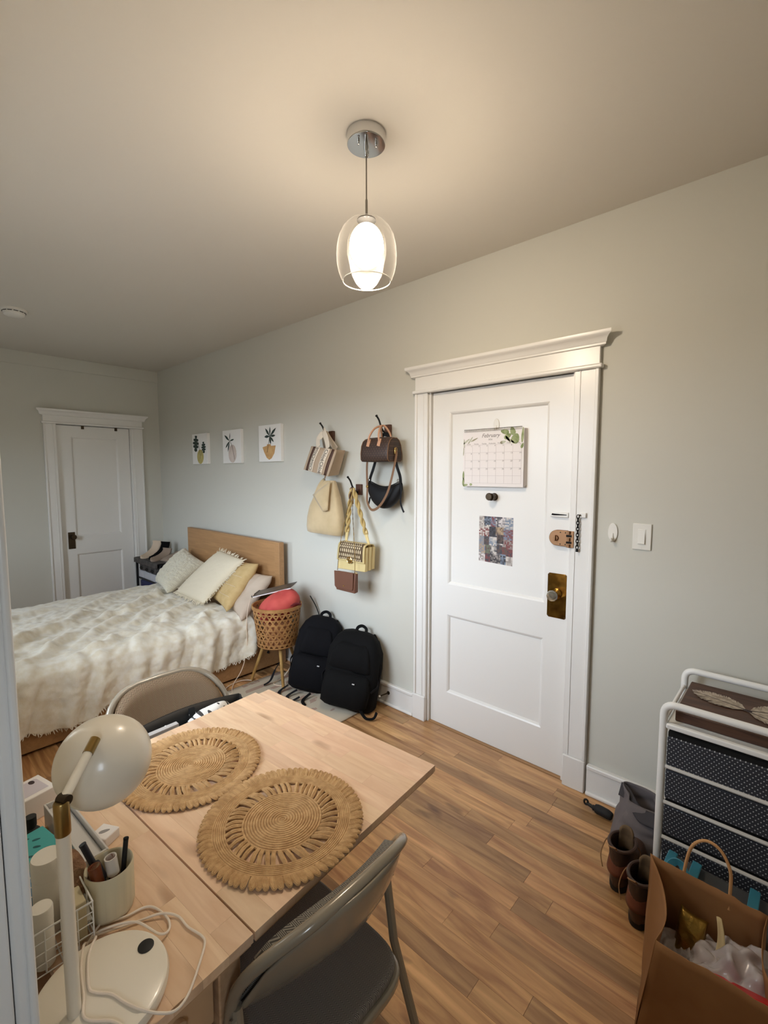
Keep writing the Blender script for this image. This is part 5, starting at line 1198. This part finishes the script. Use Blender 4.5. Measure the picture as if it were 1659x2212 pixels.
t = thing('amber_bottle', 'small amber bottle in the wire basket', 'bottle', (4.628, -2.122, .745))
MB().lathe([(0,0),(.013,0),(.014,.003),(.014,.04),(.007,.048),(.007,.054)], 18, (4.628,-2.124,.745)).build('bottle', mk('orange glass', s(170,96,36), .25), t); MB().lathe([(.008,.054),(.008,.068),(0,.069)], 14, (4.628,-2.124,.745)).build('cap', DARK, t)

# ================================================================ folding chairs
CHM = mk('greige enamelled steel', s(150,140,124), .22, .1, coat=.4)
def chair(label, x, y, rz, fab, hw=.20, sfab=None):
    t = thing('folding_chair', label, 'chair', (x, y, 0), rz, group='padded folding chairs at the table')
    yb = lambda z: .235-.43*z/.80      # main frame leans back
    arch = [(-hw-.012,yb(0),0.006),(-hw-.012,yb(.52),.52)]
    ar = [(-(hw+.012)*math.copysign(abs(math.cos(a))**.55, math.cos(a)), yb(.62+.18*math.sin(a))+.03*math.cos(a)**2-.0, .62+.178*math.sin(a)**.8) for a in [PI*i/20 for i in range(21)]]
    pts = cr(arch, 6)+ar+cr([(hw+.012,yb(.52),.52),(hw+.012,yb(0),.006)], 6)
    MB().tube(pts, .0112, 12).build('frame_tube', CHM, t, local=True)
    for sg in (-1, 1):
        MB().tube([(sg*(hw+.006),yb(.6)+.012,.62),(sg*(hw+.008),-.10,.45),(sg*(hw+.012),-.27,.006)], .0105, 10).build('rear_leg', CHM, t, local=True)
        MB().lathe([(0,0),(.014,0),(.014,.02),(.011,.022)], 12, (sg*(hw+.012),-.27,0)).build('foot_cap', DARK, t, local=True)
        MB().lathe([(0,0),(.014,0),(.014,.02),(.011,.022)], 12, (sg*(hw+.012),yb(0),0)).build('foot_cap', DARK, t, local=True)
        MB().lathe([(.006,-.006),(.008,-.004),(.008,.004),(0,.006)], 10, (sg*(hw+.017),yb(.6)+.006,.6), Matrix.Rotation(sg*PI/2, 3, 'Y')).build('rivet', CHM, t, local=True)
    for z, yy in ((.2, -.205), (.12, yb(.12))): MB().tube([(-hw-.01,yy,z),(hw+.01,yy,z)], .008, 10).build('cross_brace', CHM, t, local=True)
    # back: dished steel shell with a padded front
    def shell(off, kx, th_):
        def f(u, v):
            a = (2*u-1); zt = .63+.168*(max(0, 1-abs(a)**3.2))**.5*1; zb = .60-.015*(1-a*a)
            z = zb+(zt-zb)*v; z = .60+(z-.60)*kx+ (0 if kx == 1 else .004)
            yy = yb(z)+.034*a*a-.010+off-.022*math.sin(PI*v)*(1-a*a)*th_
            return (hw*kx*a, yy, z)
        return f
    MB().grid(shell(-.006, 1, 1.3), 25, 12).build('back_shell', CHM, t, local=True, ang=180, solid=.004)
    mb = MB().grid(shell(.004, .985, .6), 25, 12); g2 = MB().grid(lambda u, v: tuple(Vector(shell(.004, .985, .6)(u, v))+Vector((0,.034*((1-abs(2*u-1)**10)*(1-abs(2*v-1)**10))**.4,.006*v))), 25, 12)
    mb.add(g2.v, [f[::-1] for f in g2.f]); mb.build('back_pad', fab, t, local=True, ang=180, weld=True)
    # seat
    def seatpoly(k): return [(k*(hw-.012)*math.copysign(abs(math.cos(a))**.35, math.cos(a)), .02+k*.195*math.copysign(abs(math.sin(a))**.35, math.sin(a))) for a in [2*PI*i/40 for i in range(40)]]
    MB().prism(seatpoly(1.0), lambda u, v, d: (u, v, .432+d), 0, .022).build('seat_pan', CHM, t, local=True, bevel=.006, seg=3)
    MB().prism(seatpoly(.955), lambda u, v, d: (u, v, .452+d), 0, .026).build('seat_pad', sfab or fab, t, local=True, bevel=.01, seg=4)
    return t
HERA = herringbone('grey herringbone', s(66,62,58), s(140,134,124), 52, 200, 0, 2)
HERB = herringbone('brown herringbone', s(86,68,52), s(160,138,112), 52, 200, 0, 2)
HERS = herringbone('grey herringbone seat', s(84,80,76), s(146,138,130), 52, 200, 0, 1)
chair('padded folding chair with glossy steel back in the foreground by the table edge', 4.80, -1.69, PI/2, HERA, .19, HERS)
chair('brown herringbone folding chair on the bed side of the table', 4.008, -1.585, -PI/2, HERB, .205)
# ---- open black tote on the far chair
BLK = mk('black coated canvas', s(15,16,18), .5)
t = thing('black_tote', 'open black tote with metal clips lying on the far chair seat', 'bag', (4.0, -1.56, .48))
def wall_(p0, p1, z0, z1, name): MB().hexa([(*p0,z0),(*p1,z0),(*p1,z1),(*p0,z1)], [(p0[0]+.008,p0[1]+.006,z0),(p1[0]+.008,p1[1]-.006,z0),(p1[0]+.008,p1[1]-.006,z1),(p0[0]+.008,p0[1]+.006,z1)]).build(name, BLK, t, bevel=.003)
MB().grid(lambda u, v: (3.968-.01*math.sin(PI*u)-.02*v, -1.79+.455*u, .482+(.205+.02*math.sin(PI*u))*v), 14, 5).build('back_side', BLK, t, ang=180, solid=.007)
MB().grid(lambda u, v: (4.075, -1.80+.475*u, .482+.19*v), 10, 5).build('front_side', BLK, t, ang=180, solid=.007)
for yy, k in ((-1.795, 1), (-1.335, 1)): MB().grid(lambda u, v: (3.955+.13*u, yy+.018*math.sin(PI*u)*(1 if yy < -1.6 else -1), .482+.205*v), 6, 4).build('end_side', BLK, t, ang=180, solid=.006)
MB().box(3.97, 4.085, -1.79, -1.34, .4805, .487).build('bottom', BLK, t)
def dring(y, z):
    MB().tube([(3.958,y-.012,z+.012),(3.96,y-.012,z-.01),(3.96,y+.012,z-.01),(3.958,y+.012,z+.012)], .0018, 6).build('clip_ring', CHROME, t)
    MB().box(3.950, 3.957, y-.01, y+.01, z+.008, z+.03).build('clip_tab', BLK, t)
dring(-1.70, .655); dring(-1.53, .675)
MB().tube([(3.96,-1.625+.007*math.cos(a),.668+.012*math.sin(a)) for a in [2*PI*i/12 for i in range(12)]], .0018, 6, closed=True).build('snap_hook', CHROME, t)
MB().tube(cr([(3.96,-1.625,.655),(3.964,-1.622,.645),(3.964,-1.628,.635),(3.961,-1.625,.625)], 5), .003, 6).build('snap_tongue', CHROME, t)
MB().tube(cr([(4.0,-1.335,.68),(4.03,-1.30,.66),(4.05,-1.29,.62)], 5), .012, 8, flat=.003, upv=(0,0,1)).build('strap', BLK, t)
LEO = dots('spotted white cloth', s(226,222,216), s(60,56,54), 1, .026, .02, .0062, .9)
o = thing('spotted_cloth', 'white cloth with dark leopard spots inside the black tote', 'cloth', (4.0, -1.48, .52))
MB().pillow([(3.972,-1.57,.66),(4.06,-1.57,.64),(4.06,-1.395,.64),(3.972,-1.395,.66)], .15, 17, 2.2, disp=lambda p: .01*noise.noise(Vector(p)*18)).build('cloth', LEO, o, ang=180, weld=True)
o = thing('notebook', 'pale grey notebook standing inside the black tote', 'notebook', (4.0, -1.69, .49))
MB().hexa([(4.01,-1.78,.49),(4.01,-1.60,.49),(3.985,-1.60,.695),(3.985,-1.78,.69)], [(4.03,-1.78,.49),(4.03,-1.60,.49),(4.007,-1.60,.695),(4.007,-1.78,.69)]).build('cover', mk('pale grey cover', s(186,182,180), .6), o, bevel=.002)
# ================================================================ drawer cart and the floor beside it
ct = thing('drawer_cart', 'white tube frame cart with dark dotted fabric drawers against the wall', 'cart', (5.45, -.25, 0))
KX0, KX1, KF, KB = 5.246, 5.67, -.445, -.07
for yy, nm in ((KF, 'front_frame'), (KB, 'rear_frame')):
    MB().tube(bent([(KX0,yy,.03),(KX0,yy,.757),(KX1,yy,.757),(KX1,yy,.03)], .04, 8), .0125, 14).build(nm, WMETAL, ct)
for x in (KX0, KX1):
    for z in (.69, .12): MB().tube([(x,KF,z),(x,KB,z)], .007, 10).build('side_tie', WMETAL, ct)
    for yy in (KF, KB): MB().lathe([(0,0),(.014,0),(.015,.02),(.013,.032)], 12, (x,yy,0)).build('foot', DARK, ct)
MB().box(KX0+.008, KX1-.008, KF+.012, KB-.012, .672, .682).build('top_tray', WMETAL, ct)
MB().box(KX0+.01, KX1-.01, KF-.012, KF+.008, .672, .690).build('tray_lip', WMETAL, ct, bevel=.004, seg=3)
MESH = dots('dark dotted fabric', s(44,46,54), s(186,188,190), 0, .0135, .0085, .0018, .7)
RIMW = mk('grey white rim', s(206,204,200), .45)
for z1 in (.655, .533, .402, .271):
    d = MB().hexa([(KX0+.014,KF-.004,z1-.118),(KX1-.014,KF-.004,z1-.118),(KX1-.014,KF-.006,z1-.012),(KX0+.014,KF-.006,z1-.012)], [(KX0+.014,KB-.02,z1-.118),(KX1-.014,KB-.02,z1-.118),(KX1-.014,KB-.02,z1-.012),(KX0+.014,KB-.02,z1-.012)]).build('drawer', MESH, ct, bevel=.004)
    if z1 < .6: MB().tube([(KX0+.013,KF-.006,z1),(KX1-.013,KF-.006,z1)], .0065, 8).build('drawer_rim', RIMW, d)
    MB().box(KX0+.016, KX1-.016, KF-.002, KB-.03, z1-.011, z1+.004).build('drawer_gap', SUBBLK, d, ang=0)
DBOX = wood('dark stained wood', s(60,38,28), s(92,62,46), 5, (1, 8, 8), .5, .05)
fb = thing('feather_box', 'dark brown wooden tray with pale feathers on top of the drawer cart', 'tray', (5.46, -.26, .683))
MB().box(5.272, 5.655, -.40, -.09, .683, .722).build('tray', DBOX, fb, bevel=.004)
FEA = mk('pale feather vane', s(196,184,168), .9, var=(s(150,138,124), 50, 3)); QUILL = mk('dark quill', s(60,46,40), .6)
def feather(p0, p1, w_, nb=46):
    p0, p1 = Vector(p0), Vector(p1); d = p1-p0; nrm = Vector((-d.y, d.x, 0)).normalized(); mb = MB()
    for sg in (1, -1):
        for i in range(nb):
            t = i/nb; wd = w_*(math.sin(PI*min(1, .12+t*.95))**.6); a = p0+d*t+Vector((0,0,.001)); b = p0+d*min(1.06, t+.12)+nrm*sg*wd*R.uniform(.85,1.05)+Vector((0,0,.0015+.003*R.random()))
            q_ = d.normalized()*.0042
            mb.add([a-q_*.6, a+q_*.6, b+q_*.4, b-q_*.3], [(0,1,2,3)])
    mb.build('feather_vane', FEA, fb, ang=0, solid=.0006)
    MB().tube([p0-d*.12+Vector((0,0,.002)), p0+Vector((0,0,.002)), p1+Vector((0,0,.002))], [.0018,.0014,.0005], 6).build('quill', QUILL, fb)
feather((5.455,-.235,.7225), (5.30,-.19,.7225), .05, 60); feather((5.47,-.235,.7225), (5.64,-.16,.7225), .055, 60); feather((5.47,-.25,.7225), (5.64,-.31,.7225), .045, 60)
# ---- grey slouched bag, umbrella
GREYB = mk('grey nylon', s(112,104,104), .7, var=(s(94,88,90), 10, 2), bump=(40, .25, .003)); GREYD = mk('dark grey nylon', s(58,54,58), .75)
o = thing('grey_bag', 'crumpled grey nylon bag slumped on the floor between baseboard and cart', 'bag', (5.12, -.18, 0))
MB().grid(lambda u, v: (5.125+.105*math.copysign(abs(math.cos(2*PI*u))**.7, math.cos(2*PI*u))*(1-.35*v)*(1 if v > 0 else 0.9)+.02*v*math.sin(3*u*2*PI)+.012*noise.noise(Vector((u*9, v*6, 1))), -.175-.10*math.copysign(abs(math.sin(2*PI*u))**.7, math.sin(2*PI*u))*(1-.55*v)+.055*v+.012*noise.noise(Vector((u*9, v*6, 7))), .003+.165*v+.02*v*math.cos(2*PI*u+2.4)), 48, 16, cu=True).build('sack', GREYB, o, ang=180, solid=.003)
MB().grid(lambda u, v: (5.035+.17*u, -.095-.10*u-.045*v+.01*math.sin(9*u), .172-.022*u-.035*v+.012*math.sin(6*u+1)), 16, 8).build('folded_mouth', GREYD, o, ang=180, solid=.005)
MB().tube(cr([(5.09,-.24,.055),(5.13,-.27,.05),(5.18,-.28,.045)], 5), .004, 6).build('strap', DARK, o)
o = thing('compact_umbrella', 'small black folded umbrella on the floor by the baseboard', 'umbrella', (4.96, -.115, .02))
MB().tube(cr([(4.925,-.118,.018),(4.94,-.118,.02),(4.96,-.12,.022),(4.99,-.124,.022),(5.01,-.127,.02)], 5), [.012]*4+[.018,.019,.02,.021,.021,.021,.021,.021,.021,.021,.021,.021,.02,.019,.018,.016,.013][:17], 12).build('folded_canopy', mk('black umbrella cloth', s(18,18,20), .7), o, ang=50)
MB().tube([(4.928,-.118,.018),(4.895,-.112,.022)], [.008,.007], 10).build('handle', DARK, o)
MB().tube([(4.892+.009*math.cos(a),-.112,.026+.012*math.sin(a)) for a in [2*PI*i/12 for i in range(12)]], .0045, 8, closed=True).build('wrist_loop', DARK, o)
# ---- boots
LEA = mk('dark brown boot leather', s(58,40,32), .5, var=(s(84,56,40), 9, 3), bump=(60, .2, .002)); LEAR = mk('reddish boot panel', s(120,66,44), .5, var=(s(92,50,34), 10, 2)); TONG = mk('worn tan tongue', s(130,104,74), .8, var=(s(98,78,56), 20, 3)); SOLE = mk('boot sole', s(34,28,24), .7); LACE = mk('tan lace', s(150,112,74), .7)
def boot(label, x, y, rz):
    t = thing('boot', label, 'boot', (x, y, 0), rz, group='pair of hiking boots by the cart')
    # heel at -y (towards the camera), toe at +y
    foot = lambda k: [(.044*k*(1 if b < .1 else .95)*math.copysign(abs(math.cos(a))**.8, math.cos(a))*(1-.12*math.exp(-((b-.02)/.05)**2)), b) for a, b in [(2*PI*i/36, .065+.135*math.sin(2*PI*i/36)) for i in range(36)]]
    MB().prism(foot(1.08), lambda u, v, d: (u, v, d), 0, .026).build('sole', SOLE, t, local=True, bevel=.004)
    def ring(z, rx, ry, oy): return [(rx*math.cos(a), oy+ry*math.sin(a), z) for a in [2*PI*i/28 for i in range(28)]]
    rows = [ring(.022,.046,.136,.066), ring(.05,.047,.134,.064), ring(.075,.045,.118,.05), ring(.095,.042,.085,.015), ring(.12,.04,.062,-.008), ring(.15,.042,.056,-.012), ring(.165,.044,.058,-.012)]
    mb = MB(); n = 28
    mb.add([p for r_ in rows for p in r_], [(i*n+j, i*n+(j+1) % n, (i+1)*n+(j+1) % n, (i+1)*n+j) for i in range(len(rows)-1) for j in range(n)]).build('upper', LEA, t, local=True, ang=180, solid=.004)
    MB().tube(ring(.166,.044,.058,-.012), .0065, 8, closed=True).build('padded_collar', LEA, t, local=True)
    MB().grid(lambda u, v: ((2*u-1)*(.03-.006*v), .045-.02*v-.012*(2*u-1)**2+.016*v*v, .10+.10*v-.015*v*(2*u-1)**4), 9, 9).build('tongue', TONG, t, local=True, ang=180, solid=.007)
    for a0, a1, z0, z1 in ((3.6,5.8,.07,.115),): MB().grid(lambda u, v: (.0475*math.cos(a0+(a1-a0)*u)*(1-.12*v), -.006+(.077-.016*v)*math.sin(a0+(a1-a0)*u), z0+(z1-z0)*v), 14, 5).build('heel_panel', LEAR, t, local=True, ang=180, solid=.003)
    MB().tube(cr([(-.03,-.065,.165),(-.02,-.085,.18),(0,-.09,.186),(.0,-.072,.168)], 4), .003, 6).build('pull_loop', LACE, t, local=True)
    for P in ([(-.038,.02,.155),(-.062,.0,.135),(-.07,-.03,.09),(-.055,-.05,.055)], [(.036,.02,.158),(.05,.03,.13),(.052,.01,.10)], [(-.03,.04,.15),(0,.055,.158),(.03,.04,.15)]): MB().tube(cr(P, 5), .002, 6).build('lace', LACE, t, local=True)
    return t
boot('dark brown hiking boot, left one of the pair by the cart', 5.132, -.425, -.06)
boot('dark brown hiking boot, right one half behind the paper bag', 5.226, -.53, -.08)
# ---- storage bag with blue straps
CLR = mk('grey translucent plastic', s(76,78,80), .35); BLUT = mk('teal blue webbing', s(54,128,152), .6)
o = thing('storage_bag', 'dark zip storage bag with teal straps between cart and paper bag', 'bag', (5.45, -.58, 0))
MB().hexa([(5.285,-.665,0),(5.64,-.655,0),(5.64,-.65,.26),(5.29,-.66,.27)], [(5.285,-.50,0),(5.64,-.50,0),(5.64,-.51,.26),(5.29,-.51,.28)]).build('body', CLR, o, bevel=.02, seg=3)
for x in (5.305, 5.372, 5.52): MB().tube(cr([(x,-.672,.10),(x,-.668,.24),(x+.002,-.655,.285),(x+.004,-.60,.30),(x+.005,-.53,.29)], 5), .013, 8, flat=.002, upv=(0,-1,.3)).build('strap', BLUT, o)
MB().tube(cr([(5.305,-.65,.285),(5.325,-.63,.33),(5.35,-.63,.33),(5.372,-.65,.285)], 5), .012, 8, flat=.003, upv=(0,-1,0)).build('strap_handle', BLUT, o)
# ---- brown paper bag
KR = mk('brown kraft paper', s(154,110,68), .85, var=(s(144,100,60), 8, 3), bump=(14, .25, .004)); KRI = mk('kraft paper inside', s(150,108,70), .9, bump=(14, .25, .004)); TW_ = mk('twisted paper handle', s(196,148,98), .8)
pb = thing('paper_bag', 'large open brown paper bag with twisted handle in the right foreground', 'bag', (5.44, -.87, 0))
b0 = [Vector(p) for p in ((5.305,-1.0,0),(5.58,-.96,0),(5.55,-.75,0),(5.28,-.77,0))]      # FL FR BR BL
t0 = [Vector(p) for p in ((5.352,-.995,.375),(5.62,-.99,.37),(5.56,-.755,.40),(5.288,-.765,.425))]
def face(i, j, name, jag=0, bow=0):
    def f(u, v):
        p = (b0[i]*(1-u)+b0[j]*u)*(1-v)+(t0[i]*(1-u)+t0[j]*u)*v
        nrm = (b0[j]-b0[i]).cross(Vector((0,0,1))).normalized()
        p = p+nrm*(bow*math.sin(PI*u)*v+.006*noise.noise(Vector((p.x*11, p.y*11, p.z*7+i*5))))
        p.z += jag*v*noise.noise(Vector((u*9, i*3, 2)))+(-.018*math.sin(PI*u)*v if name == 'gusset' else 0)
        return p
    return MB().grid(f, 16, 16).build(name, KR, pb, ang=180, solid=.0016)
face(0, 1, 'front_panel', .006, .0); face(1, 2, 'gusset', .004, -.03); face(2, 3, 'back_panel', .006, .0); face(3, 0, 'gusset', .004, -.035)
MB().add(b0, [(0,1,2,3)]).build('bottom', KRI, pb, solid=.002)
MB().tube(cr([(5.372,-.757,.375),(5.372,-.75,.42),(5.385,-.745,.49),(5.415,-.742,.523),(5.45,-.742,.515),(5.475,-.745,.47),(5.478,-.75,.41),(5.478,-.755,.365)], 6), .0042, 8).build('handle', TW_, pb)
REDP = mk('faded red print', s(150,62,40), .85)
for poly in ([(5.475,.17),(5.49,.195),(5.485,.165),(5.515,.15),(5.53,.13),(5.54,.10),(5.50,.11),(5.49,.14)], [(5.51,.10),(5.56,.085),(5.55,.05),(5.515,.06)]):
    MB().prism(poly, lambda u, v, d: (u, -1.0+.145*(u-5.305)*1.0+ (-.002-.01)-d, v), 0, .0006).build('printed_mark', REDP, pb, ang=0)
FILM = bpy.data.materials.new('clear plastic film'); FILM.use_nodes = True; N = FILM.node_tree.nodes; L = FILM.node_tree.links; pb_ = N['Principled BSDF']
pb_.inputs['Base Color'].default_value = s(226,220,222); pb_.inputs['Roughness'].default_value = .12; pb_.inputs['Alpha'].default_value = .42; pb_.inputs['Coat Weight'].default_value = .6
o = thing('plastic_wrapper', 'crumpled clear plastic wrapper on top in the paper bag', 'wrapper', (5.50, -.90, .25))
MB().grid(lambda u, v: (5.415+.185*u+.012*noise.noise(Vector((u*7, v*7, 3))), -.935+.15*v+.012*noise.noise(Vector((u*7, v*7, 8))), .275+.05*math.sin(PI*u)*math.sin(PI*v)+.03*noise.noise(Vector((u*6, v*6, 5)))+.05*u*v), 30, 30).build('film', FILM, o, ang=180, solid=.001)
o = thing('grey_wrapper', 'flat greyish plastic sheet at the left inside the paper bag', 'wrapper', (5.38, -.9, .25))
MB().grid(lambda u, v: (5.335+.10*u, -.955+.13*v+.01*math.sin(5*u), .25+.014*noise.noise(Vector((u*8, v*8, 1)))+.02*v), 18, 18).build('film', FILM, o, ang=180, solid=.001)
o = thing('red_package', 'bright red package under the plastic wrapper in the paper bag', 'package', (5.50, -.93, .1))
MB().hexa([(5.43,-.975,.10),(5.60,-.965,.10),(5.60,-.84,.10),(5.43,-.84,.10)],[(5.43,-.978,.335),(5.60,-.972,.365),(5.60,-.90,.31),(5.43,-.90,.29)]).build('box', mk('bright red card', s(186,22,22), .45), o, bevel=.006)
GOLDF = mk('gold foil', s(150,120,56), .3, .8, bump=(60, .6, .004)); 
o = thing('foil_pouch', 'crinkled gold foil pouch standing at the back of the paper bag', 'pouch', (5.42, -.8, .2))
MB().pillow([(5.365,-.86,.22),(5.43,-.86,.22),(5.44,-.80,.335),(5.375,-.80,.345)], .03, 15, 3, disp=lambda p: .006*noise.noise(Vector(p)*50)).build('pouch', GOLDF, o, ang=180, weld=True)
o = thing('cream_tag', 'folded cream paper strip sticking up in the paper bag', 'paper', (5.46, -.83, .25))
MB().grid(lambda u, v: (5.455+.022*u*(1-.5*v)+.008*math.sin(3*v), -.85+.045*v-.01*(u-.5)**2, .27+.10*v), 5, 10).build('strip', mk('cream paper', s(206,186,140), .8), o, ang=180, solid=.002)
